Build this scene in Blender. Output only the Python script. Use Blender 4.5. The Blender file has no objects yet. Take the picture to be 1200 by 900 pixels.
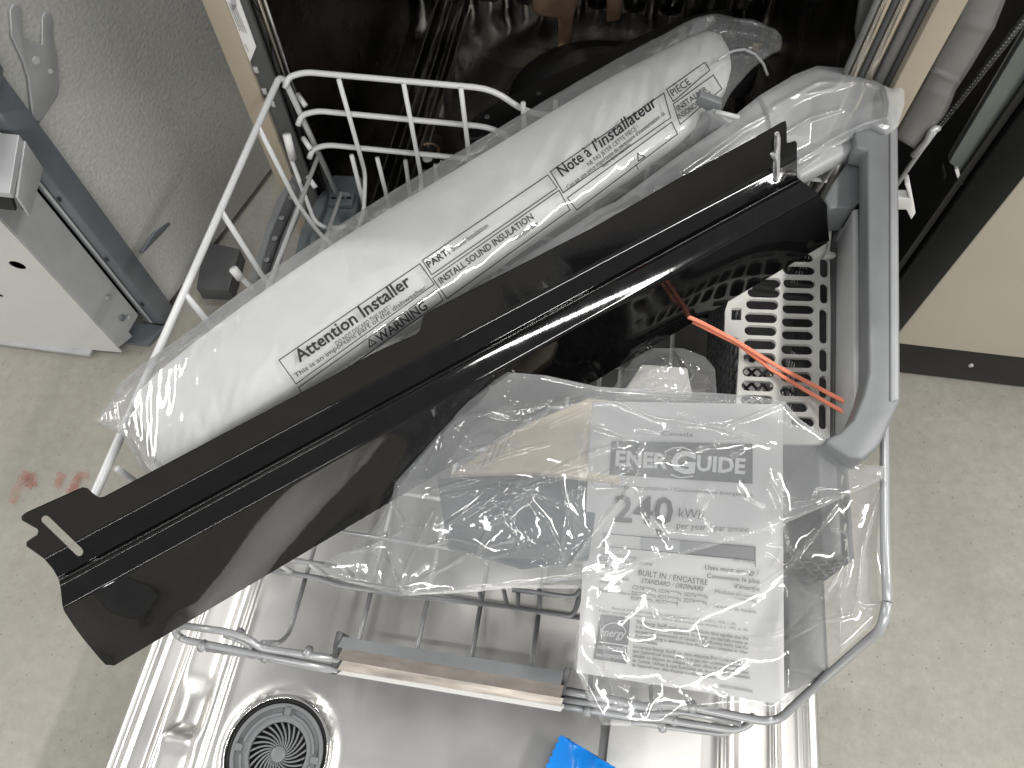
import bpy, math, random
import numpy as np
from mathutils import Vector, Matrix, geometry
from mathutils.bvhtree import BVHTree

random.seed(4)
rng = np.random.default_rng(7)
SC = bpy.context.scene
COL = SC.collection

# ------------------------------------------------------------------ camera
F = 865.0                                   # focal length in photograph pixels (1200 wide)
ROT = np.array([[0.98783375, -0.12516412, 0.09229532],
                [0.15418612, 0.86564493, -0.47632498],
                [-0.02027618, 0.48476055, 0.87441185]])
EYE = np.array([0.06137309, 0.0, 0.90337187])
cam_d = bpy.data.cameras.new('camera')
cam = bpy.data.objects.new('camera', cam_d)
COL.objects.link(cam)
cam_d.sensor_width = 36.0
cam_d.lens = F / 1200 * 36
cam_d.clip_start = 0.02
cam_d.clip_end = 60
M4 = Matrix([list(ROT[i]) + [EYE[i]] for i in range(3)] + [[0, 0, 0, 1]])
cam.matrix_world = M4
SC.camera = cam

# ------------------------------------------------------------------ light
world = bpy.data.worlds.new('World')
SC.world = world
world.use_nodes = True
bg = world.node_tree.nodes['Background']
# plain indoor surroundings: paler walls all round, a darker ceiling overhead
_nt = world.node_tree
_tc = _nt.nodes.new('ShaderNodeTexCoord'); _sx = _nt.nodes.new('ShaderNodeSeparateXYZ'); _rp = _nt.nodes.new('ShaderNodeValToRGB')
_nt.links.new(_tc.outputs['Generated'], _sx.inputs[0]); _nt.links.new(_sx.outputs['Z'], _rp.inputs[0])
_rp.color_ramp.elements[0].position = 0.0; _rp.color_ramp.elements[0].color = (0.60, 0.60, 0.58, 1)
_rp.color_ramp.elements[1].position = 0.95; _rp.color_ramp.elements[1].color = (0.39, 0.395, 0.40, 1)
_nt.links.new(_rp.outputs[0], bg.inputs[0])
bg.inputs[1].default_value = 0.66
def strip_lamp(x, y, z, sx, sy, power, rz=0.0, rx=0.0, col=(1.0, 0.985, 0.95)):
    d = bpy.data.lights.new('ceiling_lamp', 'AREA')
    d.shape = 'RECTANGLE'; d.size = sx; d.size_y = sy; d.energy = power; d.color = col
    o = bpy.data.objects.new('ceiling_lamp', d); COL.objects.link(o)
    o.location = (x, y, z); o.rotation_euler = (rx, 0, rz)
    return o
strip_lamp(-3.3, 0.6, 3.0, 0.14, 2.6, 70)
strip_lamp(2.2, 0.2, 3.0, 0.14, 2.6, 82)
strip_lamp(0.9, -3.5, 3.0, 4.8, 0.14, 130)
strip_lamp(0.1, 3.7, 3.0, 2.6, 0.14, 100)
strip_lamp(0.05, 1.9, 3.4, 0.7, 0.10, 20)
SC.view_settings.view_transform = 'Standard'
SC.view_settings.look = 'None'
SC.view_settings.exposure = 0.46
SC.view_settings.gamma = 1.0
SC.cycles.transparent_max_bounces = 24
SC.cycles.max_bounces = 10
SC.cycles.caustics_reflective = False
SC.cycles.caustics_refractive = False

# ------------------------------------------------------------------ measuring helpers
def ray(u, v):
    return ROT @ np.array([u - 600.0, 450.0 - v, -F])
def P(u, v, z):
    r = ray(u, v); return EYE + (z - EYE[2]) / r[2] * r
def Pa(u, v, ax, val):
    r = ray(u, v); return EYE + (val - EYE[ax]) / r[ax] * r
def Py(u, v, y): return Pa(u, v, 1, y)
def Px(u, v, x): return Pa(u, v, 0, x)
def Pn(u, v, p0, n):
    r = ray(u, v); p0 = np.array(p0); n = np.array(n)
    return EYE + ((p0 - EYE) @ n) / (r @ n) * r
def Pgrid(U, V, Z):
    D = np.stack([U - 600.0, 450.0 - V, np.full_like(U, -F)], -1) @ ROT.T
    t = (Z - EYE[2]) / D[..., 2]
    return EYE + D * t[..., None]

# ------------------------------------------------------------------ materials
def srgb(r, g, b):
    f = lambda c: ((c / 255 + 0.055) / 1.055) ** 2.4 if c > 10 else c / 255 / 12.92
    return (f(r), f(g), f(b), 1)
def nodes(name):
    m = bpy.data.materials.new(name); m.use_nodes = True
    nt = m.node_tree
    return m, nt, nt.nodes['Principled BSDF']
def N(nt, t, **k):
    n = nt.nodes.new(t)
    for a, b in k.items():
        if a.startswith('i_'):
            n.inputs[a[2:].replace('_', ' ')].default_value = b
        else: setattr(n, a, b)
    return n
def coords(nt, scale=(1, 1, 1)):
    tc = N(nt, 'ShaderNodeTexCoord'); mp = N(nt, 'ShaderNodeMapping')
    mp.inputs['Scale'].default_value = scale
    nt.links.new(tc.outputs['Object'], mp.inputs['Vector'])
    return mp.outputs['Vector']
def mix_col(nt, fac, a, b):
    n = N(nt, 'ShaderNodeMix', data_type='RGBA')
    for s, v in ((0, fac), (6, a), (7, b)):
        if isinstance(v, (tuple, list)): n.inputs[s].default_value = v
        elif isinstance(v, float): n.inputs[s].default_value = v
        else: nt.links.new(v, n.inputs[s])
    return n.outputs[2]
def ramp(nt, fac, stops):
    r = N(nt, 'ShaderNodeValToRGB')
    e = r.color_ramp.elements
    while len(e) < len(stops): e.new(0.5)
    for i, (p, c) in enumerate(stops):
        e[i].position = p; e[i].color = c if len(c) == 4 else (*c, 1)
    nt.links.new(fac, r.inputs[0])
    return r.outputs[0]
def surf(name, col, rough=0.5, metal=0.0, var=0.08, vscale=30, bump=0.0, bscale=200, spec=0.5, stretch=(1, 1, 1), rvar=0.0, ior=1.5, coat=0.0):
    """principled material with a noise-varied colour, roughness and fine relief"""
    m, nt, b = nodes(name)
    vec = coords(nt, stretch)
    nz = N(nt, 'ShaderNodeTexNoise'); nz.inputs['Scale'].default_value = vscale
    nz.inputs['Detail'].default_value = 6
    nt.links.new(vec, nz.inputs['Vector'])
    lo = tuple(c * (1 - var) for c in col[:3]) + (1,); hi = tuple(min(1, c * (1 + var)) for c in col[:3]) + (1,)
    c = ramp(nt, nz.outputs['Fac'], [(0.3, lo), (0.7, hi)])
    nt.links.new(c, b.inputs['Base Color'])
    b.inputs['Roughness'].default_value = rough
    if rvar:
        rr = ramp(nt, nz.outputs['Fac'], [(0.3, (rough - rvar,) * 3), (0.7, (rough + rvar,) * 3)])
        nt.links.new(rr, b.inputs['Roughness'])
    b.inputs['Metallic'].default_value = metal
    b.inputs['IOR'].default_value = ior
    b.inputs['Specular IOR Level'].default_value = spec
    b.inputs['Coat Weight'].default_value = coat
    if bump:
        n2 = N(nt, 'ShaderNodeTexNoise'); n2.inputs['Scale'].default_value = bscale; n2.inputs['Detail'].default_value = 4
        nt.links.new(vec, n2.inputs['Vector'])
        bp = N(nt, 'ShaderNodeBump'); bp.inputs['Strength'].default_value = bump; bp.inputs['Distance'].default_value = 0.002
        nt.links.new(n2.outputs['Fac'], bp.inputs['Height'])
        nt.links.new(bp.outputs['Normal'], b.inputs['Normal'])
    return m

def concrete():
    m, nt, b = nodes('concrete')
    vec = coords(nt)
    def nz(s, d=8, r=0.6):
        n = N(nt, 'ShaderNodeTexNoise'); n.inputs['Scale'].default_value = s; n.inputs['Detail'].default_value = d
        n.inputs['Roughness'].default_value = r
        nt.links.new(vec, n.inputs['Vector']); return n.outputs['Fac']
    c1 = ramp(nt, nz(5, 10, 0.68), [(0.3, (0.315, 0.298, 0.258)), (0.5, (0.355, 0.338, 0.296)), (0.72, (0.40, 0.382, 0.338))])
    c2 = ramp(nt, nz(70, 6, 0.7), [(0.32, (0.84, 0.84, 0.84)), (0.6, (1, 1, 1)), (0.75, (1.08, 1.08, 1.06))])
    mu = N(nt, 'ShaderNodeMix', data_type='RGBA', blend_type='MULTIPLY'); mu.inputs[0].default_value = 1
    nt.links.new(c1, mu.inputs[6]); nt.links.new(c2, mu.inputs[7])
    vo = N(nt, 'ShaderNodeTexVoronoi'); vo.inputs['Scale'].default_value = 90; vo.inputs['Randomness'].default_value = 1
    nt.links.new(vec, vo.inputs['Vector'])
    sp = ramp(nt, vo.outputs['Distance'], [(0.05, (0.0, 0, 0)), (0.12, (1, 1, 1))])
    c3 = mix_col(nt, sp, (0.16, 0.15, 0.13, 1), mu.outputs[2])
    bl = ramp(nt, nz(2.3, 4, 0.5), [(0.42, (0, 0, 0)), (0.66, (0.35, 0.35, 0.35))])
    c4 = mix_col(nt, bl, c3, (0.25, 0.235, 0.185, 1))
    nt.links.new(c4, b.inputs['Base Color'])
    b.inputs['Roughness'].default_value = 0.62
    bp = N(nt, 'ShaderNodeBump'); bp.inputs['Strength'].default_value = 0.25; bp.inputs['Distance'].default_value = 0.003
    nt.links.new(nz(120, 5), bp.inputs['Height']); nt.links.new(bp.outputs['Normal'], b.inputs['Normal'])
    return m

def film_mat(name, haze=0.16, gloss=0.10, rough=0.12, tint=(0.97, 0.975, 0.98), hcol=(0.86, 0.88, 0.89), nscale=45, nstr=0.08):
    """clear polyethylene: mostly transparent, some sheen, a little milky scatter"""
    m = bpy.data.materials.new(name); m.use_nodes = True
    nt = m.node_tree; nt.nodes.clear()
    out = N(nt, 'ShaderNodeOutputMaterial')
    vec = coords(nt)
    n1 = N(nt, 'ShaderNodeTexNoise'); n1.inputs['Scale'].default_value = nscale; n1.inputs['Detail'].default_value = 3
    n1.inputs['Distortion'].default_value = 1.2
    nt.links.new(vec, n1.inputs['Vector'])
    bp = N(nt, 'ShaderNodeBump'); bp.inputs['Strength'].default_value = nstr; bp.inputs['Distance'].default_value = 0.004
    nt.links.new(n1.outputs['Fac'], bp.inputs['Height'])
    tr = N(nt, 'ShaderNodeBsdfTransparent'); tr.inputs[0].default_value = (*tint, 1)
    gl = N(nt, 'ShaderNodeBsdfGlossy'); gl.inputs['Color'].default_value = (1, 1, 1, 1); gl.inputs['Roughness'].default_value = rough
    df = N(nt, 'ShaderNodeBsdfDiffuse'); df.inputs[0].default_value = (*hcol, 1)
    tl = N(nt, 'ShaderNodeBsdfTranslucent'); tl.inputs[0].default_value = (*hcol, 1)
    nt.links.new(bp.outputs[0], gl.inputs['Normal']); nt.links.new(bp.outputs[0], df.inputs['Normal'])
    sc = N(nt, 'ShaderNodeMixShader'); sc.inputs[0].default_value = 0.35
    nt.links.new(df.outputs[0], sc.inputs[1]); nt.links.new(tl.outputs[0], sc.inputs[2])
    lw = N(nt, 'ShaderNodeLayerWeight'); lw.inputs['Blend'].default_value = 0.35
    nt.links.new(bp.outputs[0], lw.inputs['Normal'])
    n2 = N(nt, 'ShaderNodeTexNoise'); n2.inputs['Scale'].default_value = 14; n2.inputs['Detail'].default_value = 4
    nt.links.new(vec, n2.inputs['Vector'])
    hz = N(nt, 'ShaderNodeMapRange'); hz.inputs['From Min'].default_value = 0.3; hz.inputs['From Max'].default_value = 0.7
    hz.inputs['To Min'].default_value = haze * 0.6; hz.inputs['To Max'].default_value = haze * 1.4
    nt.links.new(n2.outputs['Fac'], hz.inputs['Value'])
    ad = N(nt, 'ShaderNodeMath', operation='MULTIPLY_ADD'); ad.inputs[1].default_value = 0.30
    nt.links.new(lw.outputs['Facing'], ad.inputs[0]); nt.links.new(hz.outputs[0], ad.inputs[2])
    m1 = N(nt, 'ShaderNodeMixShader'); nt.links.new(ad.outputs[0], m1.inputs[0])
    nt.links.new(tr.outputs[0], m1.inputs[1]); nt.links.new(sc.outputs[0], m1.inputs[2])
    g2 = N(nt, 'ShaderNodeMath', operation='MULTIPLY_ADD'); g2.inputs[1].default_value = 0.4; g2.inputs[2].default_value = gloss
    nt.links.new(lw.outputs['Fresnel'], g2.inputs[0])
    m2 = N(nt, 'ShaderNodeMixShader'); nt.links.new(g2.outputs[0], m2.inputs[0])
    nt.links.new(m1.outputs[0], m2.inputs[1]); nt.links.new(gl.outputs[0], m2.inputs[2])
    nt.links.new(m2.outputs[0], out.inputs[0])
    return m

M = {}
M['concrete'] = concrete()
M['spray'] = surf('red_spray_paint', srgb(185, 105, 90), 0.8, var=0.25, vscale=60)
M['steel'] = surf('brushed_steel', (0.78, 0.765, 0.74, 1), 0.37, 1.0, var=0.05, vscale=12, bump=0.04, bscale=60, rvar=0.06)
M['tub'] = surf('tub_steel', (0.22, 0.212, 0.20, 1), 0.24, 1.0, var=0.45, vscale=9, bump=0.12, bscale=40, rvar=0.1)  # patchy noise tone stands in for warm reflections in the steel
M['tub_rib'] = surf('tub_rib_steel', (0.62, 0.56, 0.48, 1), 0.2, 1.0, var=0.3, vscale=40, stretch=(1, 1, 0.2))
M['chrome'] = surf('chrome', (0.86, 0.84, 0.82, 1), 0.07, 1.0, var=0.02)
M['chrome_dark_reflection'] = surf('chrome_dark_reflection', (0.24, 0.22, 0.20, 1), 0.12, 1.0, var=0.5, vscale=25, stretch=(1, 3, 3))  # chrome darkened to paint in the dark surroundings it mirrors
M['bronze_reflection'] = surf('bronze_reflection_chrome', (0.50, 0.445, 0.40, 1), 0.18, 1.0, var=0.18, vscale=40, stretch=(1, 3, 3))  # warm reflection in the handle chrome, painted as base colour
M['copper'] = surf('copper_reflection_brown', (0.42, 0.28, 0.19, 1), 0.35, 0.7, var=0.3, vscale=30)  # brown of the drain ring and knob, and of painted tub reflections
M['beige'] = surf('beige_enamel', srgb(168, 157, 141), 0.38, var=0.03, vscale=60)
M['beige_panel'] = surf('beige_panel_paint', srgb(192, 185, 171), 0.45, var=0.015, vscale=20)
M['black'] = surf('black_plastic', (0.012, 0.012, 0.012, 1), 0.45, var=0.3)
M['black_gloss'] = surf('black_glass', (0.006, 0.007, 0.007, 1), 0.25, var=0.3, spec=0.12)
M['enamel'] = surf('black_enamel', (0.003, 0.003, 0.0033, 1), 0.055, var=0.3, vscale=80, bump=0.008, bscale=380, ior=1.46, rvar=0.02)
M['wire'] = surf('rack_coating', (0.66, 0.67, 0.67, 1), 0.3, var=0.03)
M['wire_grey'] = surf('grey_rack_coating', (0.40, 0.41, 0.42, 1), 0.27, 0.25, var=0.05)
M['grey'] = surf('grey_plastic', (0.19, 0.197, 0.205, 1), 0.42, var=0.06, vscale=50, bump=0.03, bscale=500)
M['grey_mid'] = surf('mid_grey_plastic', (0.29, 0.298, 0.305, 1), 0.42, var=0.05)
M['grey_light'] = surf('light_grey_plastic', (0.43, 0.44, 0.445, 1), 0.45, var=0.04)
M['grey_dark'] = surf('dark_grey_plastic', (0.075, 0.078, 0.08, 1), 0.4, var=0.15)
M['grey_blue'] = surf('blue_grey_plastic', (0.17, 0.195, 0.205, 1), 0.45, var=0.08)
M['lid'] = surf('warm_white_plastic', (0.60, 0.60, 0.56, 1), 0.4, var=0.03)
M['white'] = surf('white_plastic', (0.8, 0.8, 0.78, 1), 0.4, var=0.02)
M['felt'] = surf('insulation_felt', (0.56, 0.56, 0.53, 1), 0.8, var=0.08, vscale=220, bump=0.55, bscale=210)
M['galv'] = surf('galvanised_steel', (0.52, 0.53, 0.54, 1), 0.4, 0.35, var=0.06, vscale=40)
M['galv_blue'] = surf('blue_grey_steel', (0.20, 0.22, 0.245, 1), 0.33, 0.4, var=0.1, vscale=20)
M['cream'] = surf('cream_steel', srgb(204, 204, 200), 0.5, var=0.02, vscale=30)
M['orange'] = surf('coral_plastic', srgb(243, 148, 120), 0.4, var=0.03)
M['paper'] = surf('label_card', (0.70, 0.69, 0.685, 1), 0.55, var=0.02)
M['ink'] = surf('black_ink', (0.012, 0.012, 0.014, 1), 0.6, var=0.1)
M['ink_grey'] = surf('grey_ink', (0.17, 0.17, 0.18, 1), 0.6, var=0.1)
M['ink_mid'] = surf('mid_grey_ink', (0.42, 0.42, 0.43, 1), 0.6, var=0.05)
M['ink_white'] = surf('white_ink', (0.75, 0.75, 0.75, 1), 0.6, var=0.02)
M['manual'] = surf('beige_paper', srgb(226, 210, 184), 0.6, var=0.03)
M['card'] = surf('blue_grey_card', srgb(84, 90, 98), 0.5, var=0.06)
M['foam'] = surf('white_foam', (0.82, 0.81, 0.77, 1), 0.7, var=0.02, bump=0.1)
M['blue'] = surf('blue_film', srgb(22, 140, 238), 0.3, var=0.06, vscale=80)
M['pad'] = surf('white_fibre', (0.86, 0.86, 0.845, 1), 0.7, var=0.05, vscale=35, bump=0.8, bscale=28)
M['film'] = film_mat('clear_bag', haze=0.145, gloss=0.065, rough=0.06, nscale=40, nstr=0.05)
M['film_flap'] = film_mat('clear_bag_flap', haze=0.14, gloss=0.075, rough=0.06, nscale=40, nstr=0.05)
M['film_roll'] = film_mat('clear_roll_bag', haze=0.07, gloss=0.09, rough=0.06, nscale=60, nstr=0.06)
M['film_milky'] = film_mat('milky_sleeve', haze=0.46, gloss=0.08, rough=0.17, nscale=25, nstr=0.1)
M['bellows'] = surf('smoky_plastic', (0.16, 0.16, 0.155, 1), 0.35, var=0.15, vscale=20)
M['glass_green'] = surf('dark_green_grey_steel', (0.17, 0.19, 0.18, 1), 0.3, 0.5, var=0.1)
M['glue'] = surf('grey_glue', (0.42, 0.42, 0.43, 1), 0.25, var=0.3, vscale=200)

# ------------------------------------------------------------------ object helpers
def empty(name, loc, label, cat, group=None):
    o = bpy.data.objects.new(name, None); COL.objects.link(o)
    o.location = tuple(loc); o.empty_display_size = 0.05
    tag(o, label, cat, group); return o
def tag(o, label=None, cat=None, group=None, kind=None):
    if label: o['label'] = label
    if cat: o['category'] = cat
    if group: o['group'] = group
    if kind: o['kind'] = kind
    return o
def wloc(o):
    p = Vector((0, 0, 0))
    while o: p = p + o.location; o = o.parent
    return p
def mesh(name, V, Fc, mat, parent=None, smooth=False, origin=None):
    V = np.asarray(V, float)
    if parent is not None: off = np.array(wloc(parent))
    elif origin is not None: off = np.array(origin)
    else: off = np.zeros(3)
    me = bpy.data.meshes.new(name)
    me.from_pydata([tuple(p) for p in V - off], [], [tuple(f) for f in Fc])
    me.validate(); me.update()
    if smooth: me.polygons.foreach_set('use_smooth', [True] * len(me.polygons))
    me.materials.append(mat)
    o = bpy.data.objects.new(name, me); COL.objects.link(o)
    if parent is not None: o.parent = parent
    elif origin is not None: o.location = tuple(origin)
    return o
def bevel(o, w=0.001, seg=2):
    b = o.modifiers.new('bevel', 'BEVEL'); b.width = w; b.segments = seg; b.limit_method = 'ANGLE'; b.angle_limit = math.radians(40)
    for p in o.data.polygons: p.use_smooth = True
    e = o.modifiers.new('split', 'EDGE_SPLIT'); e.split_angle = math.radians(50)
    return o
def box(name, lo, hi, mat, parent=None, bev=0.0, origin=None):
    x0, y0, z0 = lo; x1, y1, z1 = hi
    V = [(x0, y0, z0), (x1, y0, z0), (x1, y1, z0), (x0, y1, z0), (x0, y0, z1), (x1, y0, z1), (x1, y1, z1), (x0, y1, z1)]
    Fc = [(0, 3, 2, 1), (4, 5, 6, 7), (0, 1, 5, 4), (1, 2, 6, 5), (2, 3, 7, 6), (3, 0, 4, 7)]
    o = mesh(name, V, Fc, mat, parent, origin=origin)
    if bev: bevel(o, bev)
    return o
def prism(name, pts, vec, mat, parent=None, bev=0.0, origin=None):
    pts = np.asarray(pts, float); n = len(pts); vec = np.asarray(vec, float)
    V = np.vstack([pts, pts + vec])
    Fc = [tuple(range(n)), tuple(range(2 * n - 1, n - 1, -1))]
    for i in range(n):
        j = (i + 1) % n
        Fc.append((i, i + n, j + n, j))
    o = mesh(name, V, Fc, mat, parent, origin=origin)
    fix_normals(o)
    if bev: bevel(o, bev)
    return o
def fix_normals(o):
    import bmesh
    bm = bmesh.new(); bm.from_mesh(o.data)
    bmesh.ops.recalc_face_normals(bm, faces=bm.faces)
    bm.to_mesh(o.data); bm.free()
def fillet(pts, r, k=5):
    pts = [np.asarray(p, float) for p in pts]
    if len(pts) < 3 or r <= 0: return pts
    out = [pts[0]]
    for i in range(1, len(pts) - 1):
        a, b, c = pts[i - 1], pts[i], pts[i + 1]
        la, lc = np.linalg.norm(a - b), np.linalg.norm(c - b)
        d = min(r, la * 0.49, lc * 0.49)
        p, q = b + (a - b) / la * d, b + (c - b) / lc * d
        for t in np.linspace(0, 1, k):
            out.append((1 - t) ** 2 * p + 2 * t * (1 - t) * b + t * t * q)
    out.append(pts[-1]); return out
def tube_geo(pts, r, n=8, fil=0.0):
    pts = fillet(pts, fil) if fil else [np.asarray(p, float) for p in pts]
    V, Fc = [], []
    prev = None
    m = len(pts)
    for i, p in enumerate(pts):
        t = pts[min(i + 1, m - 1)] - pts[max(i - 1, 0)]
        t = t / (np.linalg.norm(t) + 1e-12)
        if prev is None:
            a = np.array([0, 0, 1.0]) if abs(t[2]) < 0.9 else np.array([1.0, 0, 0])
            u = np.cross(t, a)
        else:
            u = prev - t * (prev @ t)
        u /= np.linalg.norm(u); prev = u
        w = np.cross(t, u)
        rr = r[i] if hasattr(r, '__len__') else r
        for k in range(n):
            a = 2 * math.pi * k / n
            V.append(p + rr * (math.cos(a) * u + math.sin(a) * w))
    for i in range(m - 1):
        for k in range(n):
            k2 = (k + 1) % n
            Fc.append((i * n + k, i * n + k2, (i + 1) * n + k2, (i + 1) * n + k))
    Fc.append(tuple(range(n - 1, -1, -1))); Fc.append(tuple((m - 1) * n + k for k in range(n)))
    return V, Fc
def tube(name, pts, r, mat, parent=None, n=8, fil=0.0, origin=None):
    V, Fc = tube_geo(pts, r, n, fil)
    return mesh(name, V, Fc, mat, parent, smooth=True, origin=origin)
def join_geo(parts):
    V, Fc = [], []
    for v, f in parts:
        o = len(V); V += [tuple(p) for p in v]; Fc += [tuple(i + o for i in q) for q in f]
    return V, Fc
def inside(poly, U, Vv):
    poly = np.asarray(poly, float); res = np.zeros(U.shape, bool)
    x0, y0 = poly[:, 0], poly[:, 1]; x1, y1 = np.roll(x0, -1), np.roll(y0, -1)
    for a, b, c, d in zip(x0, y0, x1, y1):
        if b == d: continue
        cond = ((b > Vv) != (d > Vv)) & (U < (c - a) * (Vv - b) / (d - b) + a)
        res ^= cond
    return res
def dist_poly(poly, U, Vv, closed=True):
    poly = np.asarray(poly, float); best = np.full(U.shape, 1e9); bx = U.copy(); by = Vv.copy()
    n = len(poly)
    for i in range(n if closed else n - 1):
        a = poly[i]; b = poly[(i + 1) % n]; d = b - a; L = d @ d + 1e-12
        t = np.clip(((U - a[0]) * d[0] + (Vv - a[1]) * d[1]) / L, 0, 1)
        qx, qy = a[0] + t * d[0], a[1] + t * d[1]
        dd = np.hypot(U - qx, Vv - qy); s = dd < best
        best = np.where(s, dd, best); bx = np.where(s, qx, bx); by = np.where(s, qy, by)
    return best, bx, by
def dense(poly, step, closed=True):
    out = []; n = len(poly)
    for i in range(n if closed else n - 1):
        a = np.array(poly[i], float); b = np.array(poly[(i + 1) % n], float)
        k = max(1, int(np.linalg.norm(b - a) / step))
        for j in range(k): out.append(tuple(a + (b - a) * j / k))
    return out
def cdt(outline, holes, extra, chains=()):
    """constrained triangulation of a planar outline with holes and interior points"""
    vs, es = [], []
    for loop in [outline] + holes:
        o = len(vs); vs += [Vector(p) for p in loop]
        es += [(o + i, o + (i + 1) % len(loop)) for i in range(len(loop))]
    vs += [Vector(p) for p in extra]
    for ch in chains:
        o = len(vs); vs += [Vector(p) for p in ch]; es += [(o + i, o + i + 1) for i in range(len(ch) - 1)]
    r = geometry.delaunay_2d_cdt(vs, es, [], 0, 1e-5)
    V = np.array([tuple(p) for p in r[0]]); T = r[2]
    cen = np.array([V[list(t)].mean(0) for t in T])
    ok = inside(outline, cen[:, 0], cen[:, 1])
    for h in holes: ok &= ~inside(h, cen[:, 0], cen[:, 1])
    return V, [tuple(t) for t, k in zip(T, ok) if k]
def solid(o, t, off=-1, split=True):
    s = o.modifiers.new('thickness', 'SOLIDIFY'); s.thickness = t; s.offset = off
    if split:
        e = o.modifiers.new('split', 'EDGE_SPLIT'); e.split_angle = math.radians(45)
    return o
def slot(cu, cv, hl, hw, ang=0.0, n=6):
    """rounded slot outline in pixels: half length, half width, angle"""
    pts = []
    c, s = math.cos(ang), math.sin(ang)
    for sg in (1, -1):
        for i in range(n + 1):
            a = -math.pi / 2 + math.pi * i / n
            x = sg * ((hl - hw) + hw * math.cos(a)); y = sg * hw * math.sin(a)
            pts.append((cu + x * c - y * s, cv + x * s + y * c))
    return pts

# crumpled relief for plastic film
def crumple(U, V, seed, scale, n=9):
    r = np.random.default_rng(seed); z = np.zeros(U.shape)
    wx = 6 * np.sin(U / 31 + seed) + 5 * np.sin(V / 23 + 2 * seed); wy = 6 * np.sin(V / 37 + seed * 1.7) + 5 * np.sin(U / 19 + seed)
    for k in range(n):
        a = r.uniform(0, math.pi); f = r.uniform(0.5, 1.8) / scale; ph = r.uniform(0, 6.28)
        t = ((U + wx) * math.cos(a) + (V + wy) * math.sin(a)) * f + ph
        env = 0.5 + 0.5 * np.sin(((U * math.sin(a) - V * math.cos(a))) / scale * 0.35 + ph * 3)
        z += env * (np.abs((t % 2) - 1) - 0.5) / (f * scale) ** 0.7
    return z / n
def film(name, outline, zfun, creases, mat, parent=None, step=3.0, amp=0.006, seed=1, scale=60, ch=0.0028, cw=2.4, origin=None, fine=0.0012):
    outline = np.asarray(outline, float)
    u0, v0 = outline.min(0) - step; u1, v1 = outline.max(0) + step
    us = np.arange(u0, u1, step); vs = np.arange(v0, v1, step)
    U, V = np.meshgrid(us, vs, indexing='ij')
    ins = inside(outline, U, V)
    d, bx, by = dist_poly(outline, U, V)
    keep_cell = ins[:-1, :-1] | ins[1:, :-1] | ins[1:, 1:] | ins[:-1, 1:]
    snap = ~ins | (d < step * 0.35)
    Us = np.where(snap, bx, U); Vs = np.where(snap, by, V)
    D = np.where(ins, d, 0)
    Z = zfun(Us, Vs)
    edge = np.clip(D / 14, 0, 1)
    Z = Z + amp * crumple(Us, Vs, seed, scale) * (0.35 + 0.65 * edge)
    Z = Z + fine * crumple(Us, Vs, seed + 50, scale / 3.5, 7)
    for c in creases:
        w = cw; h = ch; pts = c
        if isinstance(c, tuple): pts, h, w = c
        dd, _, _ = dist_poly(pts, Us, Vs, closed=False)
        dd = dd + 0.8 * np.sin(Us / 7.0) * np.sin(Vs / 9.0)
        Z = Z + h * np.exp(-(dd / w) ** 2) + 0.35 * h * np.exp(-(dd / (w * 5)) ** 2)
    Z = Z - 0.003 * np.exp(-(D / 3.0) ** 2)
    X = Pgrid(Us, Vs, Z)
    idx = -np.ones(U.shape, int)
    use = np.zeros(U.shape, bool)
    use[:-1, :-1] |= keep_cell; use[1:, :-1] |= keep_cell; use[1:, 1:] |= keep_cell; use[:-1, 1:] |= keep_cell
    idx[use] = np.arange(use.sum())
    A, B, Cc, Dd = idx[:-1, :-1][keep_cell], idx[1:, :-1][keep_cell], idx[1:, 1:][keep_cell], idx[:-1, 1:][keep_cell]
    return mesh(name, X[use], np.stack([A, Dd, Cc, B], -1).tolist(), mat, parent, smooth=True, origin=origin)

# lettering: outlines of the built-in font laid on a surface
def glyphs(s, bold=0.0, shear=0.0):
    c = bpy.data.curves.new('lettering', 'FONT')
    c.body = s; c.size = 1.0; c.offset = bold; c.shear = shear; c.resolution_u = 2; c.fill_mode = 'FRONT'
    o = bpy.data.objects.new('lettering', c); COL.objects.link(o)
    dg = bpy.context.evaluated_depsgraph_get()
    me = bpy.data.meshes.new_from_object(o.evaluated_get(dg))
    V = np.array([v.co[:2] for v in me.vertices]); Fc = [tuple(p.vertices) for p in me.polygons]
    bpy.data.objects.remove(o); bpy.data.curves.remove(c); bpy.data.meshes.remove(me)
    return V, Fc
def lettering(items, place):
    """items: (text, (u0,v0), (u1,v1), cap height px, bold, shear); place maps u,v to a point"""
    parts = []
    for it in items:
        s, a, b, h = it[:4]; bold = it[4] if len(it) > 4 else 0.0; sh = it[5] if len(it) > 5 else 0.0
        V, Fc = glyphs(s, bold, sh)
        if len(V) == 0: continue
        a = np.array(a, float); b = np.array(b, float)
        x0, x1 = V[:, 0].min(), V[:, 0].max()
        d = b - a; L = np.linalg.norm(d); e = d / L; up = np.array([e[1], -e[0]])
        w = (V[:, 0] - x0) / (x1 - x0) * L
        q = a + w[:, None] * e + (V[:, 1] * h / 0.69)[:, None] * up
        pts = [place(*p) for p in q]
        parts.append((pts, Fc))
    return join_geo(parts)
def strokes(polys, w, place, closed=True):
    parts = []
    for pl in polys:
        pts = dense(pl, 6, closed)
        if not closed: pts.append(tuple(pl[-1]))
        n = len(pts)
        for i in range(n if closed else n - 1):
            a = np.array(pts[i], float); b = np.array(pts[(i + 1) % n], float)
            d = b - a; d /= np.linalg.norm(d) + 1e-9; nn = np.array([-d[1], d[0]]) * w / 2
            a = a - d * w * 0.3; b = b + d * w * 0.3
            parts.append(([place(*p) for p in (a - nn, b - nn, b + nn, a + nn)], [(0, 1, 2, 3)]))
    return join_geo(parts)
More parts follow.
